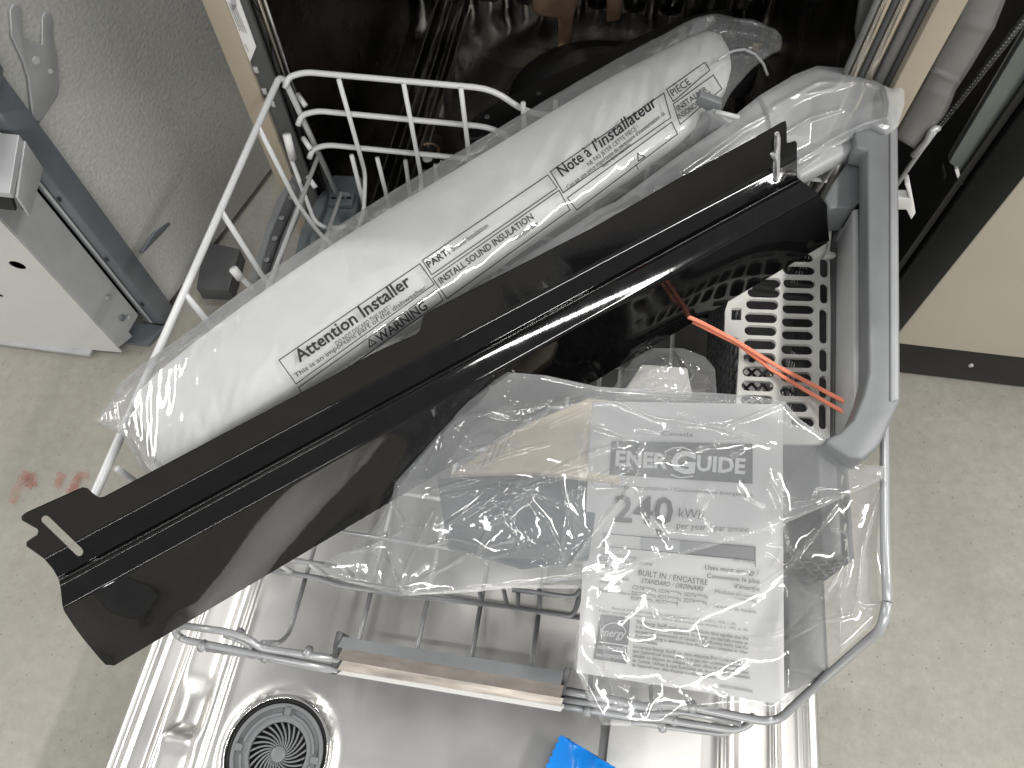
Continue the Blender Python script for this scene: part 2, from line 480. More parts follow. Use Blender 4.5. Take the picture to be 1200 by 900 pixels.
def upward(o):
    """turn print faces towards +z / the viewer side"""
    me = o.data
    import bmesh
    bm = bmesh.new(); bm.from_mesh(me)
    bm.normal_update()
    bmesh.ops.reverse_faces(bm, faces=[f for f in bm.faces if f.normal.z < 0])
    bm.to_mesh(me); bm.free()

# =================================================================== SETTING
S = 6.0
gx = np.array([-S, S]); 
floor = mesh('floor', [(-S, -S, 0), (S, -S, 0), (S, S, 0), (-S, S, 0)], [(0, 1, 2, 3)], M['concrete'])
tag(floor, 'grey brown concrete floor with stains under the appliances', 'floor', kind='structure')

def spray(name, polys, label, w):
    V, Fc = [], []
    for pl in polys:
        pts = dense(pl, 2.5, False) + [pl[-1]]
        L, R = [], []
        for i, p in enumerate(pts):
            a = np.array(pts[max(0, i - 1)], float); b = np.array(pts[min(len(pts) - 1, i + 1)], float)
            d = (b - a) / (np.linalg.norm(b - a) + 1e-9); nn = np.array([-d[1], d[0]])
            ww = w * (0.75 + 0.35 * random.random()) / 2
            L.append(P(*(np.array(p) + nn * ww), 0.003)); R.append(P(*(np.array(p) - nn * ww * (0.8 + 0.4 * random.random())), 0.003))
        o = len(V); V += L + R; n = len(L)
        Fc += [(o + i, o + i + 1, o + n + i + 1, o + n + i) for i in range(n - 1)]
    c = np.mean(V, 0)
    ob = mesh(name, V, Fc, None or M['spray_soft'], origin=(c[0], c[1], 0.0))
    upward(ob)
    return tag(ob, label, 'paint mark', 'red spray marks on the concrete')
def spray_soft():
    m, nt, b = nodes('faded_red_spray')
    vec = coords(nt)
    n1 = N(nt, 'ShaderNodeTexNoise'); n1.inputs['Scale'].default_value = 130; n1.inputs['Detail'].default_value = 6; n1.inputs['Roughness'].default_value = 0.7
    nt.links.new(vec, n1.inputs['Vector'])
    b.inputs['Base Color'].default_value = srgb(190, 92, 76); b.inputs['Roughness'].default_value = 0.8
    a = ramp(nt, n1.outputs['Fac'], [(0.36, (0.03, 0.03, 0.03)), (0.68, (0.42, 0.42, 0.42))])
    nt.links.new(a, b.inputs['Alpha'])
    return m
M['spray_soft'] = spray_soft()
spray('spray_mark', [[(30, 553), (20, 572), (13, 590)], [(33, 553), (26, 566), (44, 565)], [(38, 553), (33, 572)]], 'red sprayed figure four on concrete, at the photo\'s left edge', 10)
spray('spray_mark', [[(72, 554), (66, 572)], [(84, 578), (92, 556), (104, 558)], [(93, 558), (78, 578)]], 'pair of red sprayed strokes on concrete beside the black panel\'s slotted end', 10)

# =================================================================== LEFT APPLIANCE (uncased, felt side)
A = np.array([-0.556, 0.514]); sd = np.array([0.228, 0.974]); fd = np.array([-0.9987, -0.05])
LA = empty('uncased_appliance', (-0.75, 0.75, 0), 'uncased appliance with grey felt side and bare cream steel kick panel', 'appliance')
def lp(a, b, z): return (*(A + sd * a + fd * b), z)
H = 0.86
def felt_side():
    n0, n1 = 30, 40
    V, Fc = [], []
    for i in range(n0 + 1):
        for j in range(n1 + 1):
            a = 0.012 + 0.56 * i / n0; z = 0.012 + (H - 0.012) * j / n1
            b = 0.012 + 0.004 * math.sin(a * 17 + z * 9) * math.sin(z * 13)
            V.append(lp(a, b, z))
    for i in range(n0):
        for j in range(n1):
            q = i * (n1 + 1) + j
            Fc.append((q, q + n1 + 1, q + n1 + 2, q + 1))
    return mesh('felt_side', V, Fc, M['felt'], LA, smooth=True)
felt_side()
V = [lp(0.01, 0.03, 0.02), lp(0.57, 0.03, 0.02), lp(0.57, 0.56, 0.02), lp(0.01, 0.56, 0.02)]
prism('inner_body', V, (0, 0, H - 0.025), M['black'], LA)
prism('top_cover', [lp(0.01, 0.02, H), lp(0.57, 0.02, H), lp(0.57, 0.58, H), lp(0.01, 0.58, H)], (0, 0, 0.012), M['galv'], LA)
# dark skirt under the side
prism('base_skirt', [P(u, v, 0.028) for u, v in ((230, 338), (236, 302), (247, 284), (281, 292), (268, 340))], (0, 0, -0.026), M['grey_dark'], LA, 0.001)
# corner post
V0 = [np.array((*A, 0.0)), np.array((-0.581, 0.512, 0.0)), np.array((-0.578, 0.545, 0)), np.array((*(A + sd * 0.03), 0))]
prism('corner_post', [p + (0, 0, 0.006) for p in V0], (0, 0, 0.416), M['galv_blue'], LA, 0.003)
prism('post_ridge', [(-0.5735, 0.5105, 0.012), (-0.5690, 0.5108, 0.012), (-0.5690, 0.5118, 0.012), (-0.5735, 0.5116, 0.012)], (0, 0, 0.40), M['galv'], LA, 0.0004)
for z_ in (0.06, 0.16, 0.27, 0.36):
    prism('post_hole', [(-0.5625 + 0.0022 * math.cos(a), 0.5112, z_ + 0.004 * math.sin(a)) for a in np.linspace(0, 6.283, 10, endpoint=False)], (0, -0.0006, 0), M['black'], LA)
# kick panel: folded sheet, front face and its return
b = P(143, 413, 0.008)
front = [P(143, 413, 0.008)]
yk = b[1]
kl = np.array([-0.86, yk - 0.012, 0.008]); kr = np.array([b[0], yk, 0.008])
kq = np.array([-0.583, 0.511, 0.008])
top_z = 0.335
def kick():
    out = [(0, 0), (kr[0] - kl[0], 0), (kr[0] - kl[0], top_z), (0, top_z)]
    def f(u, v): return kl + (kr - kl) / (kr[0] - kl[0]) * u + np.array([0, 0, v])
    holes = []
    for (pu, pv, rx, ry) in ((21, 310, .010, .0085), (35, 273, .004, .003), (26, 263, .004, .0022), (1, 343, .006, .004), (94, 331, .003, .002)):
        q = Py(pu, pv, yk); cx, cz = q[0] - kl[0], q[2] - 0.008
        holes.append([(cx + rx * math.cos(t), cz + ry * math.sin(t)) for t in np.linspace(0, 2 * math.pi, 14, endpoint=False)])
    V, T = cdt(out, holes, [])
    o = mesh('kick_panel', [f(*p) for p in V], T, M['cream'], LA)
    import bmesh
    bm = bmesh.new(); bm.from_mesh(o.data); bm.normal_update()
    bmesh.ops.reverse_faces(bm, faces=[q for q in bm.faces if q.normal.y > 0]); bm.to_mesh(o.data); bm.free()
    solid(o, 0.0015)
    return o
kick()
prism('panel_backing', [kl + (0, 0.012, 0), kr + (-0.004, 0.012, 0), kr + (-0.004, 0.03, 0), kl + (0, 0.03, 0)], (0, 0, top_z - 0.01), M['black'], LA)
# return flange (faces right)
ret = [kr, kq, kq + (0, 0, 0.02), kq + (0, 0, top_z + 0.03), kr + (0, 0, top_z)]
r_o = prism('panel_return', [kr + (0.001, 0.002, 0.012), (kr + kq) / 2 + (0, 0, 0.004), (kr + kq) / 2 + (0, 0, 0.016), kq + (0, 0, 0.022), kq + (0, 0, top_z + 0.03), kr + (0.001, 0.002, top_z)], (-0.002, -0.0005, 0), M['galv'], LA)
def on_return(f, z): return kr + (kq - kr) * f + np.array([0.0015, 0, z])
for f_, z_, r_ in ((0.25, 0.30, .004), (0.55, 0.275, .0045), (0.65, 0.09, .0035), (0.6, 0.045, .005), (0.75, 0.035, .004)):
    t = (kq - kr); t = t / np.linalg.norm(t)
    c = on_return(f_, z_)
    prism('screw', [c + t * r_ * math.cos(a) + np.array([0, 0, r_ * math.sin(a)]) for a in np.linspace(0, 6.283, 10, endpoint=False)], (0.0018, -0.0008, 0), M['galv_blue'] if r_ > .004 else M['galv'], LA, 0.0005)
box('lower_lip', (kl[0], yk - 0.012, 0.004), (kr[0] - 0.045, yk - 0.002, 0.009), M['galv'], LA)
prism('foot_plate', [(-0.63, 0.475, 0.001), (-0.565, 0.478, 0.001), (-0.553, 0.512, 0.001), (-0.63, 0.512, 0.001)], (0, 0, 0.005), M['galv_blue'], LA)
# hinge bracket at the top of the kick panel
hb = [Py(0, 176, 0.462), Py(40, 178, 0.478), Py(50, 196, 0.478), Py(32, 228, 0.462), Py(21, 205, 0.455), Py(0, 208, 0.455)]
prism('hinge_bracket', [(-0.70, 0.440, 0.352), (-0.528, 0.440, 0.352), (-0.535, 0.50, 0.372), (-0.70, 0.50, 0.372)], (0, 0, 0.008), M['galv'], LA, 0.001)
prism('bracket_lip', [(-0.528, 0.441, 0.325), (-0.526, 0.443, 0.352), (-0.533, 0.50, 0.372), (-0.535, 0.498, 0.335)], (-0.003, 0, 0), M['galv'], LA, 0.0005)
prism('bracket_painted_shadow', [(-0.70, 0.4405, 0.332), (-0.540, 0.4405, 0.332), (-0.540, 0.45, 0.351), (-0.70, 0.45, 0.351)], (0, 0.004, 0), M['black'], LA)  # black strip drawn as the shadow under the bracket
# door edge above
prism('door_edge', [(-0.80, 0.455, 0.421), (-0.517, 0.468, 0.421), (-0.545, 0.545, 0.421), (-0.80, 0.53, 0.421)], (0, 0, 0.42), M['galv_blue'], LA, 0.004)
box('door_glass', (-0.79, 0.449, 0.437), (-0.545, 0.4655, 0.83), M['black_gloss'], LA)
# mounting bracket on the felt (nub, two prongs)
sn = np.array([0.986, -0.168, 0])
p0 = np.array(lp(0, 0.004, 0)); 
prongs = [(14, 42), (12, 12), (16, 5), (23, 6), (26, 14), (27, 42), (36, 50), (50, 52), (50, 20), (54, 14), (60, 16), (62, 24), (63, 52), (67, 66), (70, 100), (68, 112), (47, 143), (39, 140), (36, 110), (34, 92), (28, 72)]
o = prism('mounting_bracket', [Pn(u, v, p0, sn) for u, v in prongs], -sn * 0.003, M['galv'], LA, 0.0008)
for u, v, r in ((43, 71, 4), (60, 84, 2.5)):
    prism('bracket_hole', [Pn(u + r * math.cos(a), v + r * 1.2 * math.sin(a), p0 + sn * 0.001, sn) for a in np.linspace(0, 6.283, 10, endpoint=False)], -sn * 0.0009, M['cream'], LA)
prism('slot_clip', [Pn(u, v, p0 + sn * -0.002, sn) for u, v in ((201, 257), (204, 259), (190, 274), (168, 297), (166, 296), (182, 272))], -sn * 0.004, M['galv_blue'], LA, 0.0006)

# =================================================================== RIGHT APPLIANCE (beige)
RA = empty('beige_appliance', (0.75, 0.8, 0), 'beige fronted appliance with black kick plate and black door side', 'appliance')
box('front_panel', (0.451, 0.578, 0.082), (1.12, 0.60, 0.88), M['beige_panel'], RA, 0.002)
box('kick_plate', (0.447, 0.586, 0.003), (1.12, 0.604, 0.078), M['black'], RA, 0.001)
kp = P(1129, 429, 0.04)
tube('kick_screw', [(0.572, 0.588, 0.042), (0.572, 0.5835, 0.042)], 0.0032, M['galv'], RA, 10)
box('door_side', (0.406, 0.573, 0.085), (0.449, 0.60, 0.88), M['black_gloss'], RA, 0.002)
box('seal_strip', (0.398, 0.580, 0.085), (0.4045, 0.62, 0.88), M['black'], RA)
box('body', (0.402, 0.622, 0.02), (1.12, 1.15, 0.87), M['black'], RA)
prism('trim_strip', [Py(u, v, 0.585) for u, v in ((1215, 18), (1215, 72), (1128, 217), (1121, 197), (1112, 191), (1118, 180))], (0, 0.01, 0), M['glass_green'], RA, 0.001)
prism('trim_hook', [Py(u, v, 0.581) for u, v in ((1119, 199), (1123, 197), (1128, 216), (1124, 215))], (0, 0.006, 0), M['white'], RA)
prism('side_shroud', [Py(u, v, 0.60) for u, v in ((1108, 208), (1126, 220), (1066, 322), (1060, 330), (1058, 285), (1085, 262))], (0, 0.02, 0), M['grey_dark'], RA, 0.001)

# =================================================================== DISHWASHER
DW = empty('dishwasher', (0, 0.55, 0), 'open dishwasher with polished steel tub, its door folded flat under the rack', 'dishwasher')
TX = 0.272
# outer body
box('side_skin', (-0.309, 0.582, 0.05), (-0.300, 1.14, 0.86), M['grey_dark'], DW)
box('side_skin', (0.306, 0.59, 0.05), (0.314, 1.14, 0.86), M['black'], DW)
box('top_skin', (-0.309, 0.575, 0.861), (0.314, 1.14, 0.868), M['grey_dark'], DW)
box('gap_dark_plate', (-0.285, 0.56, 0.012), (0.395, 1.14, 0.045), M['black'], DW)  # black plate added under the tub and side gap to keep it dark
# frame strips
prism('frame_strip', [(-0.3085, 0.556, 0.0), (-0.2865, 0.556, 0.0), (-0.2865, 0.58, 0.0), (-0.3085, 0.58, 0.0)], (0, 0, 0.858), M['beige'], DW, 0.0008)
prism('frame_strip', [(0.2905, 0.562, 0.05), (0.3110, 0.562, 0.05), (0.3110, 0.586, 0.05), (0.2905, 0.586, 0.05)], (0, 0, 0.80), M['beige'], DW, 0.0008)
# tub shell
def quad(name, pts, mat, par=DW): return mesh(name, pts, [(0, 1, 2, 3)], mat, par)
def wavy(name, f, nu, nv, mat, par=DW):
    V, Fc = [], []
    for i in range(nu + 1):
        for j in range(nv + 1): V.append(f(i / nu, j / nv))
    for i in range(nu):
        for j in range(nv):
            q = i * (nv + 1) + j; Fc.append((q, q + nv + 1, q + nv + 2, q + 1))
    return mesh(name, V, Fc, mat, par, smooth=True)
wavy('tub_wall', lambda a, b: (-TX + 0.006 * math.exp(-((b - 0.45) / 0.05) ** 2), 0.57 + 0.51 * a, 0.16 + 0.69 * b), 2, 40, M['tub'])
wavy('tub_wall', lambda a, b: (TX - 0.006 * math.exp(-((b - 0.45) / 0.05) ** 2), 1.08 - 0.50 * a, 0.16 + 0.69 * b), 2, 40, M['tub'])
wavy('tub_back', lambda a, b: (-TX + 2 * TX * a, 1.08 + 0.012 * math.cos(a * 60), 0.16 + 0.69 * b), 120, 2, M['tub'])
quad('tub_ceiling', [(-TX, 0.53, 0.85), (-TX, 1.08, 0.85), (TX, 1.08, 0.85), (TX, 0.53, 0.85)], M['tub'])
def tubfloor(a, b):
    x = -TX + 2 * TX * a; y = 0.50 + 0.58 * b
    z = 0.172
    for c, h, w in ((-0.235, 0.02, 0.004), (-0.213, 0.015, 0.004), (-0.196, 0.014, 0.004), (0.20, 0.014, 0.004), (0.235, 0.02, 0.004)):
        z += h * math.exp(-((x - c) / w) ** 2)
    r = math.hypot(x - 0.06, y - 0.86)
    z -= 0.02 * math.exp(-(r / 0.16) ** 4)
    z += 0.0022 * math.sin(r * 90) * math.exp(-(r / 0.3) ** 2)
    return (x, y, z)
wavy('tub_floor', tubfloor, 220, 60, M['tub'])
# vertical flutes at the mouth of the tub
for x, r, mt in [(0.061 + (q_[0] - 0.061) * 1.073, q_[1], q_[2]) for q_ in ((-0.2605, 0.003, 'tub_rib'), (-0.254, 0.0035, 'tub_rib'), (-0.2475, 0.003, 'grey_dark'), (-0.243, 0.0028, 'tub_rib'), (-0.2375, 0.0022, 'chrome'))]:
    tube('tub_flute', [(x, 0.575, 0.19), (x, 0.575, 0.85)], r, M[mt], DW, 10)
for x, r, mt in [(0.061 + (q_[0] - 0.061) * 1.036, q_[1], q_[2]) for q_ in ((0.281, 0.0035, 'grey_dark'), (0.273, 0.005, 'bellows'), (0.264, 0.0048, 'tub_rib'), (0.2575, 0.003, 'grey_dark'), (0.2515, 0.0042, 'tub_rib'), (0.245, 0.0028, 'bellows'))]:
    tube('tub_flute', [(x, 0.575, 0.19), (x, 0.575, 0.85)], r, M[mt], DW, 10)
prism('jamb_plate', [(-0.2863, 0.560, 0.10), (-0.268, 0.560, 0.10), (-0.268, 0.564, 0.10), (-0.2863, 0.564, 0.10)], (0, 0, 0.75), M['grey_dark'], DW)
for u, v in ((300, 82), (310, 107), (320, 122)):
    q = Py(u, v, 0.5587)
    box('rivet', q + (-0.0022, -0.001, -0.0032), q + (0.0022, 0.0015, 0.0032), M['galv'], DW, 0.0005)
# sticker on the jamb
st = prism('rating_sticker', [Py(u, v, 0.5585) for u, v in ((258, -12), (276, -12), (300, 55), (293, 73))], (0, 0.001, 0), M['white'], DW)
pl = lambda u, v: Py(u, v, 0.5578)
V, Fc = strokes([[(268 + k * 2.3, 3 + k), (281 + k * 2.6, 36 + k)] for k in range(4)] + [[(287, 52), (291, 60)]], 0.9, pl, False)
mesh('sticker_print', V, Fc, M['ink_mid'], st)
V, Fc = [pl(*p) for p in ((268, -8), (275, -8), (277, 8), (273, 13))], [(0, 1, 2, 3)]
mesh('sticker_print', V, Fc, M['ink_mid'], st)
# bellows beside the right strip
def bellows():
    L = [(1133, -30), (1118, 25), (1096, 66), (1085, 90), (1062, 132), (1047, 160)]
    Rr = [(1190, -30), (1166, 32), (1136, 82), (1120, 106), (1108, 138), (1074, 176)]
    n = 40; V, Fc = [], []
    for i in range(n + 1):
        t = i / n * 5; k = min(4, int(t)); f = t - k
        l = np.array(L[k]) * (1 - f) + np.array(L[k + 1]) * f; r = np.array(Rr[k]) * (1 - f) + np.array(Rr[k + 1]) * f
        rib = 0.0022 * (math.exp(-((t - 1.0) / 0.06) ** 2) + math.exp(-((t - 2.6) / 0.06) ** 2) + math.exp(-((t - 3.3) / 0.06) ** 2))
        for j in range(7):
            q = l + (r - l) * j / 6
            V.append(Py(*q, 0.575 - rib - 0.006 * math.sin(math.pi * j / 6)))
    for i in range(n):
        for j in range(6):
            q = i * 7 + j; Fc.append((q, q + 1, q + 8, q + 7))
    o = mesh('hinge_cover', V, Fc, M['bellows'], DW, smooth=True); solid(o, 0.003, 1, False)
bellows()
# door spring and rod
def spring():
    a = Py(1215, 4, 0.575); b = Py(1097, 152, 0.575)
    ax = b - a; L = np.linalg.norm(ax); t = ax / L
    u = np.cross(t, [0, 1, 0]); u /= np.linalg.norm(u); w = np.cross(t, u)
    turns = int(L / 0.0031); k = 9
    pts = [a + t * L * i / (turns * k) + 0.0021 * (u * math.cos(2 * math.pi * i / k) + w * math.sin(2 * math.pi * i / k)) for i in range(turns * k + 1)]
    tube('door_spring', pts, 0.0008, M['wire_grey'], DW, 5)
    tube('spring_core', [a, b], 0.003, M['black'], DW, 6)
    tube('spring_rod', [b, Py(1085, 168, 0.575), Py(1030, 246, 0.575)], 0.0024, M['wire_grey'], DW, 8)
    tube('spring_hook', [Py(1100, 150, 0.573), Py(1092, 152, 0.57), Py(1086, 166, 0.57), Py(1070, 182, 0.572)], 0.0032, M['galv'], DW, 8, 0.004)
spring()
prism('hinge_clip', [Py(u, v, 0.575) for u, v in ((1052, 232), (1066, 233), (1060, 216), (1066, 214), (1073, 250), (1068, 258), (1062, 246), (1052, 246))], (0, 0.012, 0), M['white'], DW, 0.001)
# sump ring, spray arm, heating tube, drain cap in the tub floor
def disc(name, c, r, h, mat, par=DW, n=36, r2=None):
    r2 = r if r2 is None else r2
    V = [(c[0] + r * math.cos(a), c[1] + r * math.sin(a), c[2]) for a in np.linspace(0, 2 * math.pi, n, endpoint=False)] + \
        [(c[0] + r2 * math.cos(a), c[1] + r2 * math.sin(a), c[2] + h) for a in np.linspace(0, 2 * math.pi, n, endpoint=False)]
    Fc = [tuple(range(n - 1, -1, -1)), tuple(range(n, 2 * n))] + [(i, (i + 1) % n, n + (i + 1) % n, n + i) for i in range(n)]
    return bevel(mesh(name, V, Fc, mat, par), 0.002)
disc('sump_ring', (0.04, 0.87, 0.176), 0.135, 0.014, M['black'], r2=0.115)
disc('sump_cover', (0.04, 0.87, 0.191), 0.10, 0.03, M['grey_dark'], r2=0.06)
def spray_arm():
    c = np.array([0.04, 0.86, 0.222]); d = np.array([0.75, 0.66, 0]); d /= np.linalg.norm(d); n_ = np.array([-d[1], d[0], 0])
    out = []
    for t in np.linspace(0, 2 * math.pi, 40, endpoint=False):
        out.append(c + d * 0.225 * math.cos(t) + n_ * (0.03 + 0.012 * abs(math.cos(t))) * math.sin(t))
    o = prism('spray_arm', out, (0, 0, 0.014), M['black'], DW, 0.003)
    for t in (-0.18, -0.14, -0.1, 0.09, 0.15):
        q = c + d * t + n_ * 0.01 + (0, 0, 0.0145)
        disc('spray_nozzle', q, 0.004, 0.001, M['grey'], o, 8)
spray_arm()
q = P(503, 176, 0.178)
tube('drain_ring', [q + (0.013 * math.cos(a), 0.013 * math.sin(a), 0) for a in np.linspace(0, 2 * math.pi, 24)], 0.002, M['copper'], DW, 6)
disc('drain_cap', P(501, 187, 0.178), 0.007, 0.004, M['white'], n=16)
for u0, u1, v0, v1 in ((928, 932, 100, -12), (934, 941, 98, -12), (879, 891, 118, 50), (903, 906, 112, 40), (944, 948, 90, 20)):
    pts = [Py(u0, v0, 0.98), Py(u1, v0, 0.98), Py(u1 + 3, v1, 1.02), Py(u0 + 3, v1, 1.02)]
    prism('reflection_bar', pts, (0, 0.006, 0), M['copper'], DW, 0.001)  # brown bars added as streaks reflected in the tub steel
prism('reflection_patch', [Py(u, v, 1.0) for u, v in ((622, -12), (680, -12), (672, 22), (668, 62), (652, 62), (654, 22), (630, 20), (623, 12))], (0, 0.01, 0), M['copper'], DW, 0.003)  # brown shapes here and below: warm tub reflections made as solid patches
prism('reflection_patch', [Py(u, v, 1.0) for u, v in ((711, -12), (732, -12), (726, 25), (710, 27))], (0, 0.01, 0), M['copper'], DW, 0.003)
disc('filter_cup', P(858, 100, 0.2), 0.028, 0.03, M['grey_dark'], n=24)
disc('filter_knob', P(952, 82, 0.2), 0.03, 0.012, M['copper'], n=24)
prism('rack_guide', [Py(u, v, 0.62) for u, v in ((1010, -14), (1036, -14), (1012, 52), (1004, 58), (1002, 40))], (0, 0.012, 0), M['bellows'], DW, 0.003)

# ---------------- door
ZD = 0.2
DOOR = mesh('door', [(-0.299, -0.26, 0.165), (0.299, -0.26, 0.165), (0.299, 0.50, 0.165), (-0.299, 0.50, 0.165), (-0.299, -0.26, 0.184), (0.299, -0.26, 0.184), (0.299, 0.50, 0.184), (-0.299, 0.50, 0.184)],
            [(0, 3, 2, 1), (0, 1, 5, 4), (1, 2, 6, 5), (2, 3, 7, 6), (3, 0, 4, 7)], M['steel'], DW)
DOOR['label'] = 'polished steel inner door lying flat with vent'
profile = [(-0.300, -0.014), (-0.300, 0.0), (-0.2975, 0.0022), (-0.290, 0.0022), (-0.288, 0.0005), (-0.284, -0.006), (-0.269, -0.007), (-0.266, -0.002), (-0.264, 0.001), (-0.261, -0.002), (-0.258, -0.004),
           (-0.238, -0.004), (-0.233, -0.003), (-0.229, 0.002), (-0.225, 0.0035), (-0.221, 0.002), (-0.217, -0.003), (-0.213, -0.005), (-0.17, -0.005)]
prof = profile + [(-x, z) for x, z in reversed(profile)]
def door_face():
    xs, zs = np.array([p[0] for p in prof]), np.array([p[1] for p in prof])
    arc = np.concatenate([[0], np.cumsum(np.hypot(np.diff(xs), np.diff(zs)))])
    s = np.unique(np.concatenate([arc, np.linspace(0, arc[-1], 240)]))
    X = np.interp(s, arc, xs); Zp = np.interp(s, arc, zs)
    for _ in range(3): Zp[1:-1] = 0.25 * Zp[:-2] + 0.5 * Zp[1:-1] + 0.25 * Zp[2:]
    Zp = np.where(np.abs(X) < 0.288, Zp * 0.7, Zp)
    ys = np.linspace(-0.262, 0.502, 150)
    vc = np.array([-0.157, -0.004])
    V = np.zeros((len(ys), len(X), 3))
    for i, y in enumerate(ys):
        z = ZD + Zp.copy()
        r = np.hypot(X - vc[0], y - vc[1])
        z += 0.004 * np.exp(-((r - 0.047) / 0.004) ** 2)
        z = np.where(r < 0.044, ZD - 0.012, z)
        # moulded latch pocket on the left channel
        px = (X + 0.245); py = (y - 0.018)
        pk = np.exp(-(px / 0.014) ** 4 - ((py) / 0.022) ** 4)
        z -= 0.010 * pk
        z += 0.006 * np.exp(-((px + 0.0) / 0.016) ** 4) * np.exp(-((py + 0.024) / 0.006) ** 2)
        z += 0.0006 * np.sin(X * 23 + y * 11) * np.exp(-(X / 0.2) ** 4)
        V[i] = np.stack([X, np.full_like(X, y), z], -1)
    n = len(X); Fc = []
    for i in range(len(ys) - 1):
        for j in range(n - 1):
            xm = 0.5 * (X[j] + X[j + 1]); ym = 0.5 * (ys[i] + ys[i + 1])
            if math.hypot(xm - vc[0], ym - vc[1]) < 0.036: continue
            q = i * n + j; Fc.append((q, q + 1, q + n + 1, q + n))
    o = mesh('door_liner', V.reshape(-1, 3), Fc, M['steel'], DOOR, smooth=True)
door_face()
VC = np.array([-0.157, -0.004, ZD - 0.007])
def ring(name, r0, r1, z0, z1, mat, par, n=64, a0=0, a1=2 * math.pi):
    full = abs(a1 - a0 - 2 * math.pi) < 1e-6
    A_ = np.linspace(a0, a1, n, endpoint=not full)
    V, Fc = [], []
    for a in A_:
        c, s = math.cos(a), math.sin(a)
        V += [VC + (r0 * c, r0 * s, z0), VC + (r0 * c, r0 * s, z1), VC + (r1 * c, r1 * s, z1), VC + (r1 * c, r1 * s, z0)]
    m = len(A_)
    for i in range(m if full else m - 1):
        j = (i + 1) % m
        for k in range(4):
            k2 = (k + 1) % 4
            Fc.append((4 * i + k, 4 * i + k2, 4 * j + k2, 4 * j + k))
    if not full: Fc += [(0, 3, 2, 1), (4 * m - 4, 4 * m - 3, 4 * m - 2, 4 * m - 1)]
    o = mesh(name, V, Fc, mat, par); fix_normals(o); return bevel(o, 0.0007)
VENT = ring('vent', 0.0405, 0.0435, 0.0, 0.006, M['black'], DW)
VENT['label'] = 'round grey door vent with swirling blades'
ring('vent_lip', 0.0437, 0.047, 0.002, 0.010, M['chrome'], DOOR)
ring('vent_ring', 0.025, 0.040, 0.0, 0.005, M['grey'], VENT)
ring('vent_rim', 0.0365, 0.040, 0.0055, 0.008, M['grey'], VENT)
for k in range(4):
    a = math.pi / 2 + k * math.pi / 2
    ring('vent_rib', 0.030, 0.0325, 0.0055, 0.0075, M['grey'], VENT, 12, a + 0.14, a + math.pi / 2 - 0.14)
    ring('vent_clip', 0.0305, 0.0372, 0.006, 0.009, M['grey'], VENT, 5, a - 0.085, a + 0.085)
disc('vent_hub', VC + (0, 0, 0.0), 0.007, 0.004, M['grey'], VENT, 20)
disc('vent_well', VC + (0, 0, -0.0075), 0.042, 0.001, M['black'], VENT, 24)
for k in range(26):
    a0 = 2 * math.pi * k / 26
    pts = []
    for t in np.linspace(0, 1, 7):
        r = 0.006 + 0.0195 * t; a = a0 + 1.15 * t - 0.35 * t * t
        pts.append(VC + np.array([r * math.cos(a), r * math.sin(a), 0.002]))
    tube('vent_blade', pts, [0.0007 + 0.0003 * t for t in np.linspace(0, 1, 7)], M['grey'], VENT, 6)

# =================================================================== DISH RACK
RK = empty('dish_rack', (0, 0.32, 0.215), 'pale grey wire lower dish rack pulled out over the open door', 'dish rack')
W = 0.0028
def wire(pts, r=0.0022, mat='wire', fil=0.0, name='wire'): return tube(name, pts, r, M[mat], RK, 8, fil)
XL, XR, ZT, YR = -0.2555, 0.268, 0.44, 0.548
# rim: left rail, drops to the front, and rear corner
wire([(XL + 0.012, YR + 0.016, 0.27), (XL + 0.002, YR + 0.004, ZT - 0.006), (XL, YR - 0.002, ZT), (XL + 0.004, 0.108, ZT), (XL + 0.022, 0.074, 0.318), (-0.226, 0.071, 0.305)], 0.0031, 'wire', 0.012, 'rim_wire')
# rear rails with rounded left corner, dip in the middle
def rear_rail(z, xdip=0.0, r=0.0029, name='rear_rail', x0=None):
    x0 = XL + 0.004 if x0 is None else x0
    pts = [(x0, YR - 0.004, z - 0.012), (x0 + 0.004, YR + 0.002, z - 0.004), (x0 + 0.020, YR + 0.006, z), (x0 + 0.045, YR + 0.006, z), (-0.052, YR + 0.006, z), (-0.022, YR + 0.006, z - 0.024), (0.16, YR + 0.006, z - 0.024), (XR, YR, z - 0.02)]
    wire(pts, r, 'wire', 0.018, name)
rear_rail(0.443); rear_rail(0.398); rear_rail(0.354)
for u, v, u2, v2 in ((397, 93, 428, 203), (473, 98, 494, 209), (540, 103, 551, 194), (613, 120, 615, 165), (651, 118, 651, 140)):
    t = Py(u, v, YR + 0.002); b_ = Py(u2, v2, YR + 0.002)
    wire([t, b_, b_ + (0.0, -0.028, -0.028), b_ + (0.0, -0.12, -0.031)], 0.0024, 'wire', 0.01, 'rear_wire')
for x in (0.05, 0.10, 0.15, 0.2):
    wire([(x, YR + 0.002, 0.40), (x, YR + 0.002, 0.29), (x, YR - 0.03, 0.25), (x, YR - 0.2, 0.248)], 0.0022, 'wire', 0.01, 'rear_wire')
# left side uprights
for u, v, z2, bend in ((303, 149, 0.30, 1), (259, 247, 0.30, 1), (218, 346, 0.30, 1), (137, 549, 0.31, 1)):
    q = P(u, v, ZT)
    wire([q, (q[0] + 0.008, q[1], 0.345), (q[0] + 0.02, q[1], 0.30), (q[0] + 0.045, q[1], 0.252), (-0.13, q[1], 0.25)], 0.0024, 'wire', 0.012, 'side_wire')
